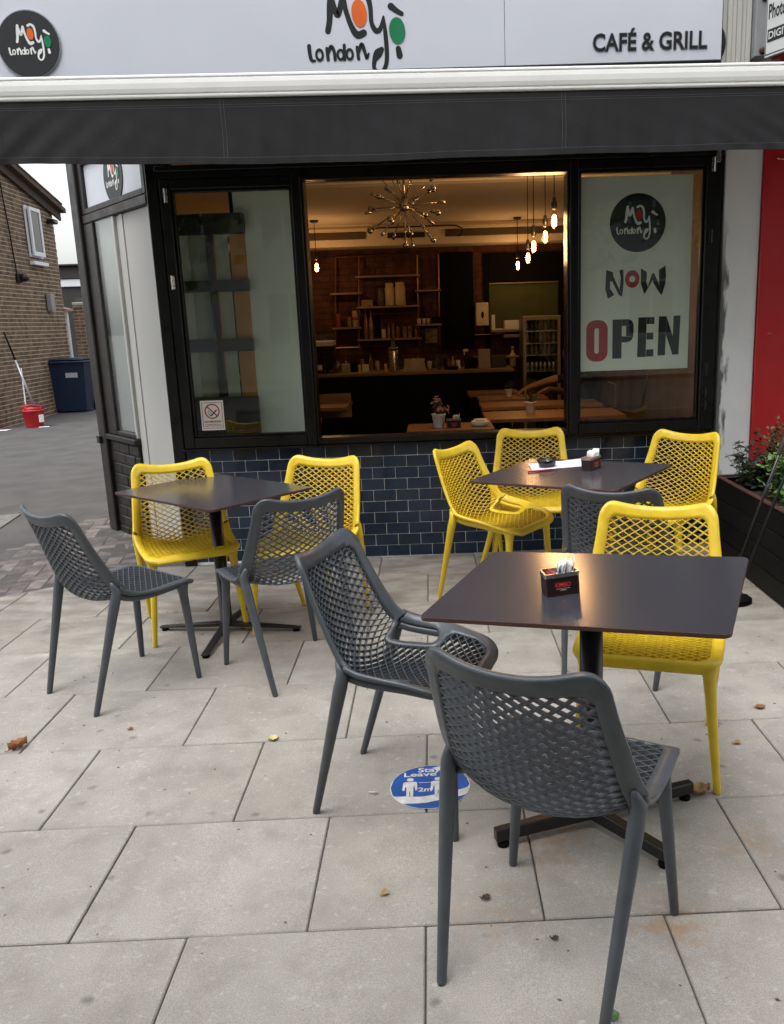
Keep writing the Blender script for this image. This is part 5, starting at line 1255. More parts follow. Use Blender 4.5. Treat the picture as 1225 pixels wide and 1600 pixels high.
wall_bricks(b, MH, 0, LH, -.45, ht)
wall_bricks(b, MH @ Matrix(((0, -1, 0, -.012), (-1, 0, 0, 0), (0, 0, 1, 0), (0, 0, 0, 1))), 0, 4.5, -.45, lambda s_: 4.8)
o = b.build('brickwork', house_br, wl_, w=True); o['kind'] = 'stuff'
b = MB()
rp = [(-.4, .16, ht(-.4)+.05), (LH+.35, .16, ht(LH+.35)+.05), (LH+.35, -4.6, ht(LH+.35)+.05), (-.4, -4.6, ht(-.4)+.05)]
b.add([MH @ Vector(p) for p in rp]+[MH @ (Vector(p)+Vector((0, 0, .09))) for p in rp], [(3, 2, 1, 0), (4, 5, 6, 7), (0, 1, 5, 4), (1, 2, 6, 5), (2, 3, 7, 6), (3, 0, 4, 7)]); rf = b.build('roof', roof_m, hs_, w=True)
for k in range(21):
    s_ = -.4+k*.215; b = MB(); b.box((0, -.12, -.012), (.212, .175, .022), .006, MH @ Matrix.Translation((s_, 0, ht(s_)+.158)) @ Matrix.Rotation(math.atan(.204)+random.uniform(-.03, .03), 4, 'Y')); b.build('roof_tile', roof_m, rf, w=True)
b = MB(); b.add([MH @ Vector(p) for p in [(-.4, .02, ht(-.4)-.12), (LH+.3, .02, ht(LH+.3)-.12), (LH+.3, .02, ht(LH+.3)+.045), (-.4, .02, ht(-.4)+.045), (-.4, .06, ht(-.4)-.12), (LH+.3, .06, ht(LH+.3)-.12), (LH+.3, .06, ht(LH+.3)+.045), (-.4, .06, ht(-.4)+.045)]], [(0, 3, 2, 1), (4, 5, 6, 7), (0, 1, 5, 4), (3, 7, 6, 2)]); b.build('verge_board', mat('verge_brown', (.055, .036, .026), .8), hs_, w=True)
def onwall(u, v):
    d_ = ray(u, v); n = Vector((dh.y, -dh.x)); t = n.dot(A_)/(n.x*d_.x+n.y*d_.y); p = Vector((0, 0, CAM_Z))+d_*t
    return (Vector((p.x, p.y))-A_).dot(dh), p.z
w0, w1 = onwall(36, 322), onwall(60, 402)
ww = max(.55, w1[0]-w0[0]); z1, z0 = w0[1], w1[1]; s0 = w0[0]
b = MB(); b.box((s0-.04, .004, z0-.02), (s0+ww+.06, .03, z1+.02), .004, MH); wf_ = b.build('window', upvc, hs_, w=True)
b = MB(); b.box((s0+.03, .0305, z0+.05), (s0+ww-.01, .034, z1-.05), 0, MH); b.build('reveal', mat('net_curtain', (.30, .29, .26), .8, scale=7, var=.6, stretch=(6, 6, .8)), wf_, w=True)
MO = MH @ Matrix.Translation((s0, .035, 0)) @ Matrix.Rotation(R(-24), 4, 'Z') @ Matrix.Diagonal((1, 1, 1, 1))
b = MB()
for q in ((0, z0, .07, z1), (ww-.07, z0, ww, z1), (.071, z0, ww-.071, z0+.08), (.071, z1-.07, ww-.071, z1)): b.box((q[0], 0, q[1]), (q[2], .04, q[3]), .006, MH @ Matrix.Translation((s0, .06, 0)))
b.build('casement', upvc, wf_, w=True)
b = MB(); b.box((.065, .016, z0+.07), (ww-.065, .022, z1-.065), 0, MH @ Matrix.Translation((s0, .06, 0))); b.build('pane', glass('house_pane', (.55, .56, .54), 1.2), wf_, w=True)
b = MB(); b.box((s0-.06, .004, z0-.17), (s0+ww+.1, .10, z0-.10), .006, MH); b.build('sill', upvc, wf_, w=True)
def wallobj(name, label, cat, u, v, fill, m):
    s_, z = onwall(u, v); b = MB(); fill(b); b.v = [tuple(MH @ (Vector(p)+Vector((s_, .006, z)))) for p in b.v]; return tag(b.build(name, m), label, cat)
wallobj('wall_lamp', 'black bulkhead lamp on the brick house wall below the cable', 'lamp', 28, 434, lambda b: (b.box((-.10, 0, -.09), (.10, .05, .09), .02), b.lathe([(.075, 0), (.08, .06), (.05, .12), (0, .14)], 12, Matrix.Translation((.02, .051, 0)) @ Matrix.Rotation(-math.pi/2, 4, 'X'))), black_me)
wallobj('vent_box', 'small grey metal box on the brick house wall', 'box', 75, 473, lambda b: (b.box((-.09, 0, -.17), (.11, .10, .17), .01)), mat('box_grey', (.33, .33, .32), .5, .3))
wallobj('wall_lamp', 'small dark lamp under the far end of the house eaves', 'lamp', 74, 346, lambda b: (b.box((-.08, 0, -.05), (.14, .16, .04), .02),), black_me)
s1, z1_ = onwall(0, 290); s2, z2_ = onwall(25, 430)
b = MB(); b.tube([MH @ Vector((s1-.1, .02, z1_+.5)), MH @ Vector(((s1+s2)/2, .02, (z1_+z2_)/2)), MH @ Vector((s2, .02, z2_))], .012, 6); tag(b.build('wall_cable', black_b), 'black cable running down the brick house wall to the lamp', 'cable')
# garden wall, gate post, dark building, bin
gw = thing('garden_wall', 'low brick garden wall behind the blue bin', 'wall', (-7.6, 19.6, -.2))
MG = Matrix.Translation((-8.0, 19.6, 0)) @ Matrix.Diagonal((1, -1, 1, 1))
b = MB(); b.box((-8.0, 19.612, -.4), (-5.0, 19.8, 2.10)); gb = b.build('wall_core', house_mo, gw, w=True)
b = MB(); wall_bricks(b, MG, 0, 3.0, -.4, lambda s_: 2.08)
for k in range(len(b.f)): b.f[k] = b.f[k][::-1]
o = b.build('brickwork', house_br, gw, w=True); o['kind'] = 'stuff'
b = MB()
for k in range(13): b.box((-8+.225*k, 19.58, 2.10), (-8+.225*k+.215, 19.82, 2.175), .012)
b.build('coping', mat('coping_stone', (.38, .35, .30), .9, scale=9, var=.3), gw, w=True)
gp_ = at(103, 520, 18.75)
gp = thing('gate_post', 'white gate post with a small clay tile cap between the house and the garden wall', 'post', (gp_.x, 18.75, -.1))
b = MB(); b.box((gp_.x-.09, 18.72, -.2), (gp_.x-.005, 18.84, at(103, 484, 18.75).z), .008); b.box((gp_.x+.015, 18.72, -.2), (gp_.x+.085, 18.8, at(103, 484, 18.75).z), .008); b.build('post', upvc, gp, w=True)
b = MB(); zc_ = at(98, 485, 18.75).z; b.add([(gp_.x-.45, 18.6, zc_+.16), (gp_.x+.14, 18.6, zc_-.02), (gp_.x+.14, 18.95, zc_-.02), (gp_.x-.45, 18.95, zc_+.16), (gp_.x-.45, 18.6, zc_+.20), (gp_.x+.14, 18.6, zc_+.02), (gp_.x+.14, 18.95, zc_+.02), (gp_.x-.45, 18.95, zc_+.20)], [(3, 2, 1, 0), (4, 5, 6, 7), (0, 1, 5, 4), (1, 2, 6, 5), (2, 3, 7, 6), (3, 0, 4, 7)]); b.build('tile_cap', mat('clay_cap', (.34, .20, .15), .9), gp, w=True)
b = MB(); b.box((gp_.x-.02, 18.69, .95), (gp_.x+.03, 18.72, 1.2), .005); b.build('latch', black_me, gp, w=True)
YQ = 24.0
dk = thing('dark_building', 'dark flat roofed building with a white band beyond the garden wall', 'building', (-8, YQ, 0))
zt_, zb1, zb2 = at(120, 416, YQ).z, at(120, 436, YQ).z, at(120, 448, YQ).z
b = MB(); b.box((-14, YQ, -.3), (-4, YQ+5, zb2), .01); b.build('wall', dark_cl, dk, w=True)
b = MB(); b.box((-14, YQ-.06, zb2+.002), (-4, YQ+5, zb1), .01); b.build('white_band', upvc, dk, w=True)
b = MB(); b.box((-14, YQ-.1, zb1+.002), (-4, YQ+5, zt_), .02); b.build('fascia', mat('brown_fascia', (.04, .032, .028), .7), dk, w=True)
b = MB(); b.box((-14, YQ-.25, zt_+.002), (-4, YQ+5, zt_+.05), .01); b.build('roof', dark_cl, dk, w=True)
b = MB()
for k in range(5): b.box((-13.5+1.9*k, YQ-.012, .2), (-12.2+1.9*k, YQ-.002, zb2-.3), .006)
b.build('shutter', mat('shutter_grey', (.045, .043, .042), .6), dk, w=True)
bin_ = thing('wheelie_bin', 'dark blue wheelie bin standing against the brick house', 'bin', (-7.36, 17.6, gz(-7.4)), .04)
b = MB()
lo_, hi_ = [(-.30, -.25), (.30, -.25), (.30, .25), (-.30, .25)], [(-.37, -.34), (.37, -.34), (.37, .34), (-.37, .34)]
b.add([(x, y, .04) for x, y in lo_]+[(x, y, .98) for x, y in hi_], [(3, 2, 1, 0), (0, 1, 5, 4), (1, 2, 6, 5), (2, 3, 7, 6), (3, 0, 4, 7), (4, 5, 6, 7)]); b.box((-.385, -.355, .94), (.385, .355, .985), .01); b.build('body', bin_m, bin_)
b = MB(); b.box((-.40, -.39, .987), (.40, .36, 1.03), .015); b.box((-.34, -.33, 1.0305), (.34, .30, 1.085), .03); b.build('lid', bin_m, bin_)
b = MB(); b.box((-.02, -.325, .70), (.22, -.318, .80), .003); b.build('number_plate', mat('bin_label', (.45, .48, .52), .5), bin_)
for s_ in (-1, 1):
    b = MB(); b.lathe([(.1, -.03), (.11, -.02), (.11, .02), (.1, .03)], 16, Matrix.Translation((s_*.30, .26, .11)) @ Matrix.Rotation(math.pi/2, 4, 'Y')); b.build('wheel', black_b, bin_)
b = MB(); b.tube([(-.3, .40, .93), (.3, .40, .93)], .018, 8); b.build('handle', bin_m, bin_, smooth=True)
bk = thing('mop_bucket', 'red plastic mop bucket with a handle at the foot of the brick wall', 'bucket', (-6.95, 14.80, gz(-7)), .3)
b = MB(); b.lathe([(.125, 0), (.13, .01), (.165, .27), (.178, .275), (.178, .295), (.160, .295), (.13, .03), (0, .03)], 20); b.v = [(x*1.08, y*.86, z) for x, y, z in b.v]; b.build('tub', bucket_m, bk, smooth=True)
b = MB(); b.lathe([(.10, .22), (.135, .30), (.14, .345), (.125, .345), (.09, .23)], 16); b.build('wringer', bucket_m, bk, smooth=True)
b = MB(); b.tube([(-.185, 0, .285), (-.17, -.08, .36), (0, -.12, .39), (.17, -.08, .36), (.185, 0, .285)], .010, 8); b.build('handle', bucket_m, bk, smooth=True)
b = MB(); b.box((.03, -.152, .08), (.11, -.128, .21), .004, Matrix.Rotation(.5, 4, 'Z')); b.build('label', upvc, bk)
mp = thing('mop', 'grey handled mop standing in the red bucket and leaning on the brick wall', 'mop', (-6.95, 14.8, .1))
h0 = Vector((-6.93, 14.82, .30)); s_, z_ = onwall(6, 519); h1 = MH @ Vector((s_, .04, z_))
h1 = at(6, 519, 14.95); hm = h0.lerp(h1, .62)
b = MB(); b.tube([h0, hm], .017, 8); b.build('shaft', mat('mop_grey', (.40, .40, .42), .35, .4), mp, w=True, smooth=True)
b = MB(); b.tube([hm, hm.lerp(h1, .08)], .02, 8); b.tube([hm.lerp(h1, .081), h1], .015, 8); b.build('grip', black_b, mp, w=True, smooth=True)
b = MB()
for k in range(40):
    a = random.random()*6.28; r = random.uniform(.02, .10); p = h0+Vector((r*math.cos(a), r*math.sin(a), .06-r*.3)); b.tube([h0+Vector((0, 0, .06)), p, p+Vector((.02*math.cos(a), .02*math.sin(a), -.06))], .010, 5)
b.build('mop_head', mat('mop_string', (.06, .055, .055), .95), mp, w=True)
br_ = thing('broom_stick', 'thin white stick leaning on the brick wall behind the red bucket', 'stick', (-7.1, 14.9, .1))
b = MB(); b.tube([at(40, 632, 14.93), at(33, 575, 15.0)], .012, 8); b.build('stick', upvc, br_, w=True)
b = MB(); b.box((-.08, -.03, 0), (.09, .03, .012), .003); tag(b.build('crumpled_paper', upvc, loc=(-6.72, 14.62, gz(-6.7)+.001), rot=(0, 0, .4)), 'scrap of white paper on the asphalt by the red bucket', 'litter')
b = MB(); b.box((-.42, -.09, 0), (.05, .09, .006), .001); tag(b.build('white_mark', white_worn, loc=(-7.25, 14.38, gz(-7)+.0), rot=(0, -TILT, .05)), 'worn white painted line on the asphalt at the foot of the house', 'road marking')
mcv = ground(5, 815); b = MB(); b.box((-.35, -.28, -.02), (.16, .26, .004), .002); tag(b.build('manhole_cover', mat('manhole', (.15, .145, .135), .8, scale=20, var=.3, bump=.6), loc=(mcv.x-.1, mcv.y, mcv.z), rot=(0, -TILT, .15)), 'pale metal cover set in the asphalt at the left edge', 'cover')

# ------------------------------------------------------------------ planter with herbs
X0, X1, Y0, Y1 = 1.748, 2.33, 3.25, 5.15
plr = thing('planter_box', 'black timber planter box with a reddish worn top edge beside the red shopfront', 'planter', (X0, Y1, gz(X0)))
for k in range(4):
    z0, z1 = gz(1.75)+.008+.118*k, gz(1.75)+.008+.118*k+.1145
    b = MB(); b.box((X0, Y0, z0), (X0+.022, Y1, z1), .004); b.build('plank', plank_m, plr, w=True)
    b = MB(); b.box((X0+.0235, Y0, z0), (X1, Y0+.022, z1), .004); b.build('plank', plank_m, plr, w=True)
    b = MB(); b.box((X0+.0235, Y1-.022, z0), (X1, Y1, z1), .004); b.build('plank', plank_m, plr, w=True)
    b = MB(); b.box((X1+.0015, Y0, z0), (X1+.022, Y1, z1), .004); b.build('plank', plank_m, plr, w=True)
b = MB(); zt_ = gz(1.75)+.482; b.box((X0-.003, Y0, zt_), (X0+.03, Y1, zt_+.012), .004); b.box((X0+.031, Y1-.032, zt_), (X1, Y1+.003, zt_+.012), .004); b.build('top_edge', plank_e, plr, w=True)
b = MB(); b.box((X0+.024, Y0+.024, .1), (X1-.002, Y1-.034, zt_-.05)); b.build('soil', soil_m, plr, w=True)
def herb(x, y, n, hgt, spread, leaf, m, name, label, droop=.2, up=1.):
    t = thing(name, label, 'plant', (x, y, zt_-.052)); b, s_ = MB(), MB()
    for k in range(n):
        a = random.random()*6.283; r = math.sqrt(random.random()); d0 = Vector((math.cos(a)*spread*r, math.sin(a)*spread*r, 0)); h = hgt*random.uniform(.55, 1.)*(1-.35*r)
        path = [Vector((d0.x*.35, d0.y*.35, 0)), d0*.6+Vector((0, 0, h*.45)), d0*(1+random.uniform(-.1, .2))+Vector((random.uniform(-.02, .02), random.uniform(-.02, .02), h))]
        s_.tube(path, [.0028, .0022, .0012], 4, cap=False)
        m_ = int(h/ (leaf*.62))+2
        for q in range(m_):
            u_ = (q+.5)/m_
            if u_ < .15: continue
            p = path[0].lerp(path[1], u_*2) if u_ < .5 else path[1].lerp(path[2], u_*2-1)
            for w in range(2):
                aa = random.random()*6.283; dr = Vector((math.cos(aa), math.sin(aa), random.uniform(-droop, up))).normalized(); L_ = leaf*random.uniform(.6, 1.15); sd = dr.cross(Vector((random.uniform(-.4, .4), random.uniform(-.4, .4), 1))).normalized()*L_*.30
                nn = dr.cross(sd).normalized()*L_*.10; q0 = p; q1 = p+dr*L_*.45+nn; q2 = p+dr*L_
                b.add([q0, q1-sd, q1-nn*1.6, q1+sd, q2], [(0, 1, 2), (0, 2, 3), (1, 4, 2), (2, 4, 3)])
    b.build('foliage', m, t); s_.build('stem', stem_m, t); return t
herb(1.92, 4.98, 34, .40, .15, .050, leaf_d, 'herb_plant', 'dark leaved bushy herb at the corner of the planter by the white pillar', .6, .5)
herb(2.08, 4.86, 60, .56, .16, .034, leaf_r, 'rosemary_plant', 'tall bronze tipped feathery herb, the tallest plant in the planter', .1, 1.2)
herb(2.02, 4.62, 80, .36, .21, .055, leaf_g, 'herb_plant', 'bright green leafy herb in the middle of the planter', .2, .8)
herb(2.16, 4.70, 60, .42, .17, .048, leaf_g, 'herb_plant', 'green herb in front of the red shopfront, behind the bright leafy one', .2, .9)
herb(1.95, 4.32, 36, .24, .18, .095, leaf_g, 'sage_plant', 'low broad leaved plant in the planter next to the leaning black rods', .3, .5)
herb(2.08, 4.0, 50, .28, .22, .07, leaf_g, 'herb_plant', 'green herb at the right edge of the picture in the planter', .3, .6)
# folded stand leaning over the planter, with its weight on the pavement
st_ = thing('folded_stand', 'folded stand of two thin dark rods leaning against the black planter', 'stand', (1.60, 4.0, .02))
def seg(p, q, r, nm, m_): b = MB(); b.tube([p, q], r, 8); return b.build(nm, m_, st_, w=True, smooth=True)
f1, f2 = ground(1150, 925), ground(1136, 928)
f1, f2 = Vector((1.545, 4.22, gz(1.5))), Vector((1.50, 4.20, gz(1.5)))
def through(f, u, v, y, ext): p = at(u, v, y); return p+(p-f)*ext
pa = at(1225, 690, 4.02); seg(f2, f2.lerp(pa, .93), .0085, 'rod', black_me); seg(f2.lerp(pa, .93), f2.lerp(pa, 1.25), .0115, 'sleeve', mat('sleeve_grey', (.22, .22, .23), .4, .5))
pb_ = at(1225, 745, 3.97); seg(f1+Vector((.002, -.03, 0)), f1.lerp(pb_, 1.3), .008, 'rod', black_me)
b = MB(); b.tube([at(1203+3*math.cos(a), 760+9*math.sin(a)*.4, 3.98+.01*math.sin(a)) for a in [k*.7 for k in range(9)]], .003, 5, closed=True); b.build('cable_tie', steel, st_, w=True)
wtb = thing('stand_weight', 'small black rubber weight on the paving beside the planter', 'weight', ground(1152, 944), .2)
b = MB(); b.prism([(.07*math.cos(a)*(1+.15*math.cos(2*a)), .05*math.sin(a)) for a in [k*math.pi/12 for k in range(24)]], 0, .05, inset=.022); b.build('body', black_b, wtb)
b = MB(); b.lathe([(.022, .05), (.02, .07), (.012, .075)], 12); b.build('socket', black_me, wtb)

# ------------------------------------------------------------------ floor sticker
S0 = ground(672, 1229)
stk = thing('floor_sticker', 'worn blue and white round distancing sticker on the paving under the chairs', 'sticker', (S0.x, S0.y, gz(S0.x)+.0016), 0)
stk.rotation_euler = (0, -TILT, 0)
RS = .133
P0 = Matrix.Identity(4)
b = MB(); ellipse(b, (0, 0), RS, RS, P0, 0, 48); b.build('sticker_base', white_worn, stk)
wvp = lambda x: -.44+.30*max(0, (x+.2))**1.6*.9+.02*math.sin(x*6)
b = MB(); n = 30; top = []; 
xs_ = [-1+2*k/n for k in range(n+1)]
up_ = [(x*RS*.985, max(wvp(x), -math.sqrt(max(0, 1-x*x)))*RS) for x in xs_]
arc = [(RS*.985*math.cos(a), RS*.985*math.sin(a)) for a in [k*math.pi/40 for k in range(0, 41)]]
zb_ = .0004
lowx = [x for x in xs_]
vs = []
for x in xs_:
    yt = math.sqrt(max(0, 1-x*x)); yb = min(max(wvp(x), -yt), yt); vs += [(x*RS*.985, yb*RS*.985, zb_), (x*RS*.985, yt*RS*.985, zb_)]
b.add(vs, [(2*k, 2*k+2, 2*k+3, 2*k+1) for k in range(n)])
vs = []
for x in xs_:
    yt = -math.sqrt(max(0, 1-x*x)); yb = max(wvp(x)-.30-.1*max(0, -x-.4), yt) ; vs += [(x*RS*.985, yt*RS*.985, zb_), (x*RS*.985, yb*RS*.985, zb_)]
b.add(vs, [(2*k, 2*k+2, 2*k+3, 2*k+1) for k in range(n)]); b.build('sticker_blue', blue_v, stk)
b = MB(); b.poly([(.05*RS, .86*RS, .0006), (.42*RS, .62*RS, .0006), (.62*RS, .76*RS, .0006), (.30*RS, .95*RS, .0006)][::1])
for cx in (-.50, .20):
    X = lambda x, y: ((cx+x)*RS, y*RS)
    ellipse(b, X(0, .33), .088*RS, .075*RS, P0, .0008, 16)
    for q in ([(-.105, -.02), (-.085, -.02), (-.085, -.44), (-.01, -.44), (-.01, -.2), (.01, -.2), (.01, -.44), (.085, -.44), (.085, -.02), (.105, -.02), (.105, .23), (-.105, .23)],): b.poly([(*X(x, y), .0008) for x, y in q])
    for s_ in (-1, 1): b.poly([(*X(s_*x, y), .0008) for x, y in ([(.107, .23), (.17, .20), (.19, -.16), (.135, -.18), (.107, .06)] if s_ > 0 else [(.107, .06), (.135, -.18), (.19, -.16), (.17, .20), (.107, .23)])])
b.poly([(-.28*RS, .165*RS, .0008), (.02*RS, .165*RS, .0008), (.02*RS, .185*RS, .0008), (-.28*RS, .185*RS, .0008)]); b.build('sticker_print', white_worn, stk)
for s_, x, y, sz, w_ in (('Stay', -.02, .76, .040, .078), ('Leave a', -.13, .56, .036, .145), ('2m', -.12, -.16, .034, .045)):
    me = text_mesh(s_, sz, 0, .0008); q = [v.co.x for v in me.vertices]; k = w_/(max(q)-min(q)); me.transform(Matrix.Translation((x*RS+.0, y*RS, .001)) @ Matrix.Diagonal((k, 1, 1, 1))); me.materials.clear(); me.materials.append(white_worn); link('sticker_lettering', me, stk)

# ------------------------------------------------------------------ tables and chairs
def rrpoly(w, d, r, n=5): return [(cx+r*math.cos(a0+math.pi/2*k/n), cy+r*math.sin(a0+math.pi/2*k/n)) for cx, cy, a0 in ((w-r, d-r, 0), (-w+r, d-r, math.pi/2), (-w+r, -d+r, math.pi), (w-r, -d+r, 1.5*math.pi)) for k in range(n+1)]
TABLES = {}
def table(key, x, y, th, hx, hy, z, tx, ty, label, arm_ang, slim):
    t = thing('cafe_table', label, 'table', group='dark outdoor cafe tables', M=furn(x, y, th)); TABLES[key] = t
    TT = Matrix.Translation((0, 0, z)) @ Matrix(((1, 0, 0, 0), (0, 1, 0, 0), (tx, ty, 1, 0), (0, 0, 0, 1))); t_top = TT
    b = MB(); P = rrpoly(hx, hy, .022)
    b.cur = 0; n = len(P)
    for zz, k in ((-.012, .997), (-.011, 1), (-.0012, 1), (0, .9975)): b.v += [tuple(TT @ Vector((px*k, py*k, zz))) for px, py in P]
    b.f += [tuple(range(n))[::-1]]+[(k*n+i, k*n+(i+1) % n, (k+1)*n+(i+1) % n, (k+1)*n+i) for k in range(3) for i in range(n)]+[tuple(range(3*n, 4*n))]
    b.mi += [1]+[1]*(3*n)+[0]
    b.build('tabletop', [laminate, lam_edge], t)
    b = MB(); b.prism(rrpoly(.15, .15, .02), -.028, -.0125, TT); b.build('top_plate', black_me, t)
    R_ = .033 if not slim else .030
    b = MB(); b.lathe([(R_+.006, .045), (R_, .055), (R_, z-.029)], 20); b.build('column', black_me, t, smooth=True)
    for k, (a, L_) in enumerate(arm_ang):
        M_ = Matrix.Rotation(a-th, 4, 'Z'); h = .036 if not slim else .022; w_ = .018 if not slim else .022
        b = MB(); b.add([M_ @ Vector(p) for p in [(.0, -w_, .07 if not slim else .05), (.0, w_, .07 if not slim else .05), (L_, w_*.8, .022+h if not slim else .022), (L_, -w_*.8, .022+h if not slim else .022), (.0, -w_, .028), (.0, w_, .028), (L_, w_*.8, .014 if slim else .020), (L_, -w_*.8, .014 if slim else .020)]], [(0, 3, 2, 1), (4, 5, 6, 7), (0, 4, 7, 3), (1, 2, 6, 5), (3, 7, 6, 2)])
        ar = b.build('base_arm', black_me, t); bv = ar.modifiers.new('edge', 'BEVEL'); bv.width = .004; bv.segments = 2
        b = MB(); b.lathe([(.017, 0), (.018, .004), (.018, .012), (.010, .0195)], 12, M_ @ Matrix.Translation((L_-.025, 0, 0))); b.build('glide', black_b, ar, smooth=True)
    return t, TT
def arms_to(x, y, pts): return [(math.atan2(py-y, px-x), math.hypot(px-x, py-y)) for px, py in pts]
T1 = table('front', .436, 2.261, -.417, .40, .30, .756, .048, .034, 'dark laminate cafe table in front, nearest the camera, with one sachet tin', [(R(a), l) for a, l in ((20, .36), (110, .33), (-52, .29), (196, .31))], False)
T2 = table('left', -1.092, 4.100, .877, .30, .40, .737, -.005, .006, 'bare dark laminate cafe table at the left between grey and yellow chairs', [(R(a), l) for a, l in ((-8, .39), (82, .36), (-93, .38), (172, .36))], True)
T3 = table('rear', .668, 4.057, -.682, .40, .30, .751, .030, .037, 'dark laminate cafe table at the rear right with ashtray and paper on it', [(R(a), l) for a, l in ((5, .34), (95, .34), (-85, .34), (185, .34))], True)
protos = {}
for x, y, th, yel, arms, lab in CHAIRS:
    if arms not in protos:
        c = build_chair(arms, grey_pl, 'lattice_armchair' if arms else 'lattice_chair', lab, G_CH); protos[arms] = c
        if yel: raise Exception
    else:
        c = copy_tree(protos[arms], None, (grey_pl, yell_pl) if yel else None)
    c['label'] = lab; c.matrix_basis = furn(x, y, R(th))

# ------------------------------------------------------------------ things on the tables
def table_point(T, u, v):
    """where the sight line through a pixel meets a tabletop: local coordinates of that table"""
    t, TT = T; W = t.matrix_basis @ TT; n = (W.to_3x3().inverted().transposed() @ Vector((0, 0, 1))).normalized(); p0 = W.translation; d_ = ray(u, v); o_ = Vector((0, 0, CAM_Z)); k = n.dot(p0-o_)/n.dot(d_)
    return o_+d_*k, W
def on_table(T, u, v, rz):
    p, W = table_point(T, u, v); X = (W.to_3x3() @ Vector((1, 0, 0))).normalized(); Y = (W.to_3x3() @ Vector((0, 1, 0))).normalized(); Z = X.cross(Y).normalized(); Y = Z.cross(X)
    M = Matrix((X, Y, Z)).transposed().to_4x4(); M.translation = p+Z*.0006
    a = math.atan2(X.y, X.x)
    return M @ Matrix.Rotation(rz-a, 4, 'Z')
def tin(M, label, sc=1.0):
    t = thing('sachet_tin', label, 'tin', M=M @ Matrix.Diagonal((sc, sc, sc, 1)), group='sachet tins on the outdoor tables')
    b = MB(); P = rrpoly(.048, .030, .007); b.prism(P, 0, .052); b.build('tin_body', tin_m, t)
    b = MB(); n = len(P); Q = rrpoly(.0495, .0315, .008); Q2 = rrpoly(.044, .026, .005)
    vs = [(*p, .0523) for p in Q]+[(*p, .064) for p in Q]+[(*p, .064) for p in Q2]+[(*p, .053) for p in Q2]
    b.add(vs, [(k*n+i, k*n+(i+1) % n, (k+1)*n+(i+1) % n, (k+1)*n+i) for k in range(3) for i in range(n)]); b.build('tin_rim', steel, t)
    MT = Matrix.Translation((0, -.0303, .030)) @ FACE
    letter = text_mesh('KIMBO', .017, 0, .0009); q = [v.co.x for v in letter.vertices]; k = .044/(max(q)-min(q)); letter.transform(MT @ Matrix.Diagonal((k, 1, 1, 1))); letter.materials.clear(); letter.materials.append(mat('tin_red_print', (.50, .03, .03), .4)); link('tin_lettering', letter, t)
    b = MB(); b.poly([(-.020, -.0108, 0), (.020, -.0108, 0), (.020, -.0096, 0), (-.020, -.0096, 0)], MT); ellipse(b, (0, -.0145), .010, .0012, MT, 0, 12); b.build('tin_print', mat('tin_gold_print', (.55, .47, .36), .4), t)
    rs = random.Random(5)
    for k in range(9):
        m_ = sachet if k > 2 else sachet_r; x = -.034+.0085*k; h = .082+.018*(k/8)+rs.uniform(-.004, .006)-(0 if k > 2 else .022)
        b = MB(); w_ = .021; rows = 6; vs = []
        for i in range(rows+1):
            for j in range(4):
                u_ = -w_+2*w_*j/3; zz = .012+h*.82*i/rows; xx = x+.012*(i/rows)**1.5*(1 if k > 2 else .4)+.0015*math.sin(i*1.7+k)+.001*math.sin(j*2+i); vs.append((xx, u_+.001*math.sin(i*2+k), zz))
        b.add(vs, [(i*4+j, i*4+j+1, i*4+4+j+1, i*4+4+j) for i in range(rows) for j in range(3)]); o = b.build('sachet', m_, t, smooth=True, rot=(rs.uniform(-.06, .06), 0, rs.uniform(-.3, .3))); so = o.modifiers.new('thickness', 'SOLIDIFY'); so.thickness = .0024
    return t
tin(on_table(T1, 876, 925, R(8)), 'small brown KIMBO sachet tin with white and red sachets on the front table')
tin(on_table(T3, 924, 733, R(50)), 'small brown KIMBO sachet tin on the rear table beside the paper')
tin(Matrix.Translation((at(709, 671, 6.05).x, 6.05, ZT+.0006)) @ Matrix.Rotation(.2, 4, 'Z'), 'small dark sachet tin indoors beside the white flower pot')
ash = thing('ashtray', 'black glass ashtray on the rear table in front of the paper', 'ashtray', M=on_table(T3, 855, 730, 0))
b = MB(); b.lathe([(.036, 0), (.040, .003), (.048, .030), (.049, .042), (.043, .044), (.040, .040), (.030, .010), (0, .009)], 24); b.v = [(x, y, z-(.008 if z > .035 and int(round(math.degrees(math.atan2(y, x))/15)) % 6 == 0 else 0)) for x, y, z in b.v]; b.build('dish', mat('black_glass', (.006, .006, .007), .08), ash, smooth=True)
pm = on_table(T3, 873, 727, R(0)); pc = thing('paper_sheets', 'white sheets of paper lying on the rear table', 'paper', M=pm)
for k in range(3):
    b = MB(); nq = 8; vs = [(-.145+.29*i/nq, y, .0006+.0012*k+.004*max(0, i-5)/3*(1 if y > 0 else .3)) for i in range(nq+1) for y in (-.095, .095)]; b.add(vs, [(2*i, 2*i+2, 2*i+3, 2*i+1) for i in range(nq)]); b.build('sheet', paper, pc, rot=(0, 0, .02*k-.02))
pe = thing('red_pens', 'thin red pen lying on the rear table in front of the ashtray', 'pen', M=on_table(T3, 844, 737, R(3)))
b = MB(); b.tube([(-.062, 0, .005), (.055, 0, .005), (.07, 0, .005)], [.0048, .0048, .0014], 8); b.build('barrel', mat('pen_red', (.35, .015, .025), .35), pe, smooth=True)
b = MB(); b.box((-.060, .0052, .003), (-.02, .0075, .007)); b.build('clip', mat('pen_red', (.35, .015, .025)), pe)
pe.name = 'red_pen'

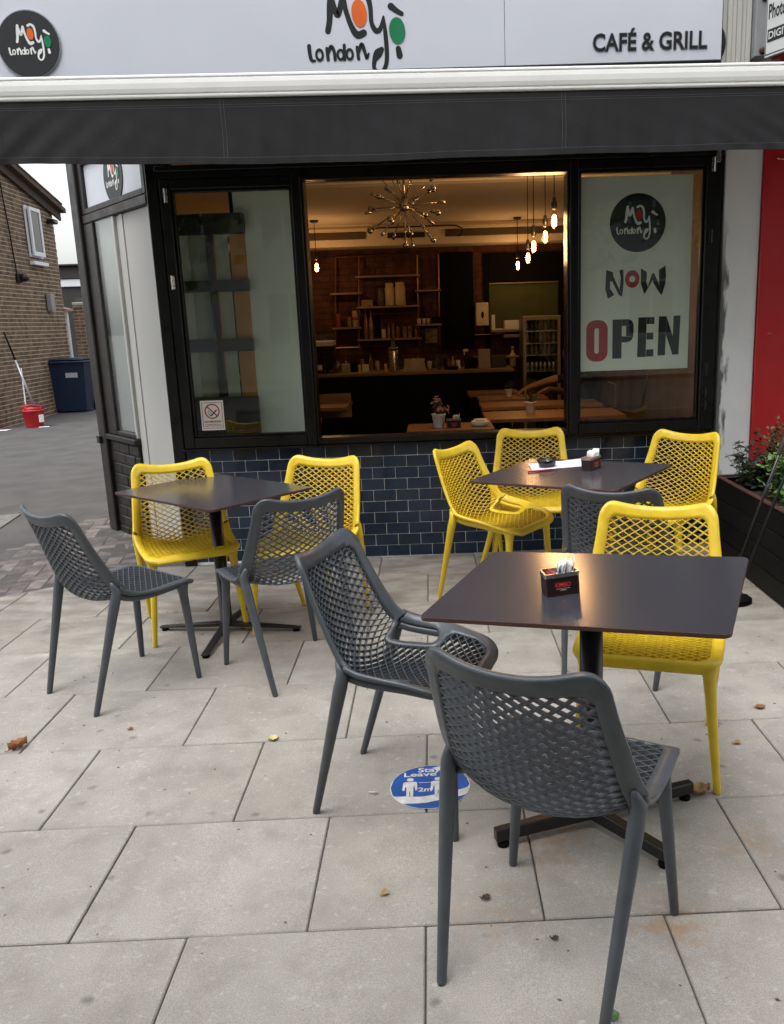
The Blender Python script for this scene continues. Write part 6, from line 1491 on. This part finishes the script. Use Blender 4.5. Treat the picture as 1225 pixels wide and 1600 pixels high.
# ------------------------------------------------------------------ fallen leaves and litter
def leaf(u, v, L_, m, label, curl=.5, rz=0., name='fallen_leaf', cat='leaf', wd=.42, z=0.003):
    p = ground(u, v); t = MB(); n = 9; vs = []; rs = random.Random(int(u*7+v))
    for i in range(n+1):
        s_ = i/n; w_ = wd*L_*math.sin(math.pi*min(1, s_*1.02+.02))**.75*(1+.16*math.sin(i*2.3)) if 0 < s_ < 1 else .003
        for j in range(-2, 3): q = j/2; vs.append((L_*(s_-.5), w_*q, z+curl*L_*(.40*q*q+.25*(s_-.5)**2+.05*math.sin(i*1.9+j))+rs.uniform(0, .003)))
    t.add(vs, [(i*5+j, (i+1)*5+j, (i+1)*5+j+1, i*5+j+1) for i in range(n) for j in range(4)]); t.tube([(-L_*.5, 0, z+curl*L_*.06+.001), (-L_*.66, .01, z+.004)], .0012, 4)
    o = t.build(name, m, smooth=True, loc=p, rot=(0, -TILT, rz)); so = o.modifiers.new('thickness', 'SOLIDIFY'); so.thickness = .0008; return tag(o, label, cat)
leaf(29, 1170, .070, leaf_b, 'curled reddish brown leaf lying on a joint at the left edge of the paving', 1.0, .9, wd=.26)
leaf(1090, 1240, .085, leaf_t, 'large crinkled tan leaf beside the foot of the front yellow chair', .6, .25, wd=.3)
leaf(428, 1156, .036, leaf_y, 'pale yellow leaf on the joint behind the grey armchair', .5, .3, wd=.5)
leaf(1188, 1107, .036, leaf_b, 'small brown leaf on the paving near the right edge', .5, 0)
leaf(1152, 1162, .026, leaf_t, 'small pale tan leaf right of the front yellow chair', .5, .5)
leaf(760, 1405, .022, mat('leaf_dark_brown', (.06, .045, .03), .8), 'small dark leaf on the slab between the front chair legs', .6, .4)
leaf(602, 1397, .022, leaf_t, 'small tan leaf on the slab left of the front chair', .5, 1.2, wd=.5)
leaf(957, 1590, .030, leaf_g, 'small green leaf at the bottom edge of the paving', .4, .2, wd=.5)
leaf(380, 985, .03, leaf_t, 'small orange leaf by the foot of the left table', .5, .2)
leaf(205, 1140, .018, leaf_b, 'tiny brown leaf in the middle of a slab behind the left reddish leaf', .5, 1)
leaf(868, 1468, .016, mat('leaf_dark_brown', (.06, .045, .03)), 'tiny dark leaf on the slab in front of the chair by the rusty stain', .5, .4)
def butt(u, v, rz, label): p = ground(u, v); b = MB(); b.tube([(-.014, 0, .0042), (.004, 0, .0042), (.0155, .001, .0042)], .004, 8); tag(b.build('cigarette_end', mat('butt', (.55, .50, .42), .8), smooth=True, loc=(p.x, p.y, p.z), rot=(0, -TILT, rz)), label, 'litter')
butt(583, 1240, -.2, 'cigarette end on the slab left of the blue sticker')
rl = random.Random(11)
crm = MB(); 
for k in range(240):
    x, y = rl.uniform(-1.9, 1.6), rl.uniform(1.4, 4.8); r = rl.uniform(.0012, .0042); a = rl.random()*6; c_, s_ = math.cos(a), math.sin(a); zg = gz(x)+.001
    crm.add([(x+r*1.8*c_, y+r*1.8*s_, zg), (x-r*s_, y+r*c_, zg), (x-r*1.5*c_, y-r*1.5*s_, zg), (x+r*s_, y-r*c_, zg), (x, y, zg+r*.8)], [(0, 1, 4), (1, 2, 4), (2, 3, 4), (3, 0, 4)])
tag(crm.build('crumbs', mat('crumb', (.16, .12, .085), .9, scale=60, var=.7)), 'scattered crumbs and grit on the paving', 'litter', kind='stuff')

# ------------------------------------------------------------------ the far side of the street, seen in the window panes, and shading kerb trees
def far_house(x0, lab, m_):
    t = thing('terraced_house', lab, 'house', (x0+2.6, -14.2, 0))
    b = MB(); b.box((x0, -22, -.3), (x0+5.19, -14.2, 6.2)); wl = b.build('wall', m_, t, w=True)
    b = MB(); b.add([(x0, -13.9, 6.2), (x0+5.19, -13.9, 6.2), (x0+5.19, -18, 8.6), (x0, -18, 8.6), (x0, -22, 6.2), (x0+5.19, -22, 6.2)], [(0, 3, 2, 1), (3, 4, 5, 2), (0, 4, 3), (1, 2, 5), (0, 1, 5, 4)]); b.build('roof', roof_m, t, w=True)
    for k in range(2):
        for z in (.9, 3.8):
            if z < 1 and k == 0:
                b = MB(); b.box((x0+.7, -14.2, 0), (x0+1.65, -14.15, 2.2), .01); b.build('door', upvc, t, w=True); continue
            wx = x0+.8+2.3*k
            b = MB()
            for q in ((0, 0, .09, 1.6), (1.31, 0, 1.4, 1.6), (.66, 0, .74, 1.6), (.0905, 0, .655, .09), (.745, 0, 1.305, .09), (.0905, 1.51, .655, 1.6), (.745, 1.51, 1.305, 1.6)): b.box((wx+q[0], -14.2, z+q[1]), (wx+q[2], -14.12, z+q[3]))
            f = b.build('window', upvc, t, w=True); b = MB(); b.box((wx+.09, -14.195, z+.09), (wx+1.31, -14.18, z+1.51)); b.build('pane', mat('far_pane', (.05, .055, .06), .08), f, w=True)
for k in range(5): far_house(-13+5.2*k, ['brick house across the street at the far left', 'white house across the street', 'brick house straight across the street', 'cream house across the street', 'brick house across the street at the far right'][k], [house_br, render_w, house_br, fascia_m, house_br][k])
def street_tree(x, y, h, lab, wd=1.25):
    t = thing('street_tree', lab, 'tree', (x, y, -.1)); rs = random.Random(int(x*10)); b = MB(); b.tube([(0, 0, 0), (.05, 0, h*.25), (0, .05, h*.5), (.1, 0, h*.8)], [.18, .14, .10, .04], 10); f = MB()
    for k in range(30):
        a = rs.random()*6.28; z0 = h*rs.uniform(.34, .72); e = Vector((math.cos(a)*h*.30*wd*rs.uniform(.5, 1.1), math.sin(a)*h*.22*rs.uniform(.5, 1.1), z0+h*rs.uniform(.08, .28))); b.tube([(0, 0, z0), e*.5+Vector((0, 0, z0*.55)), e], [.06, .04, .015], 6)
        for q in range(190):
            p = e+Vector((rs.gauss(0, 1), rs.gauss(0, 1), rs.gauss(0, .8)))*h*.10; n = Vector((rs.uniform(-1, 1), rs.uniform(-1, 1), rs.uniform(-1, 1))).normalized(); u_ = n.orthogonal().normalized()*rs.uniform(.09, .18); v_ = n.cross(u_); f.add([p-u_, p+v_*.6, p+u_, p-v_*.6], [(0, 1, 2, 3)])
    b.build('trunk', stem_m, t, smooth=True); f.build('crown', leaf_g, t)
street_tree(-5.2, -2.6, 8.0, 'unseen leafy tree at the near kerb, to the left, crown widened to block sky light'); street_tree(-.4, -3.1, 8.4, 'unseen leafy tree at the near kerb, behind the viewer, crown widened to block sky light'); street_tree(4.4, -2.6, 8.0, 'unseen leafy tree at the near kerb, to the right, crown widened to block sky light')  # unseen kerb trees, crowns widened and thickened to shade paving by the wall
street_tree(-.6, -11.6, 8.6, 'leafy street tree straight across the road'); street_tree(8.5, -11.5, 8.0, 'leafy street tree across the road to the right'); street_tree(-9, -11.4, 8.0, 'leafy street tree across the road to the left')
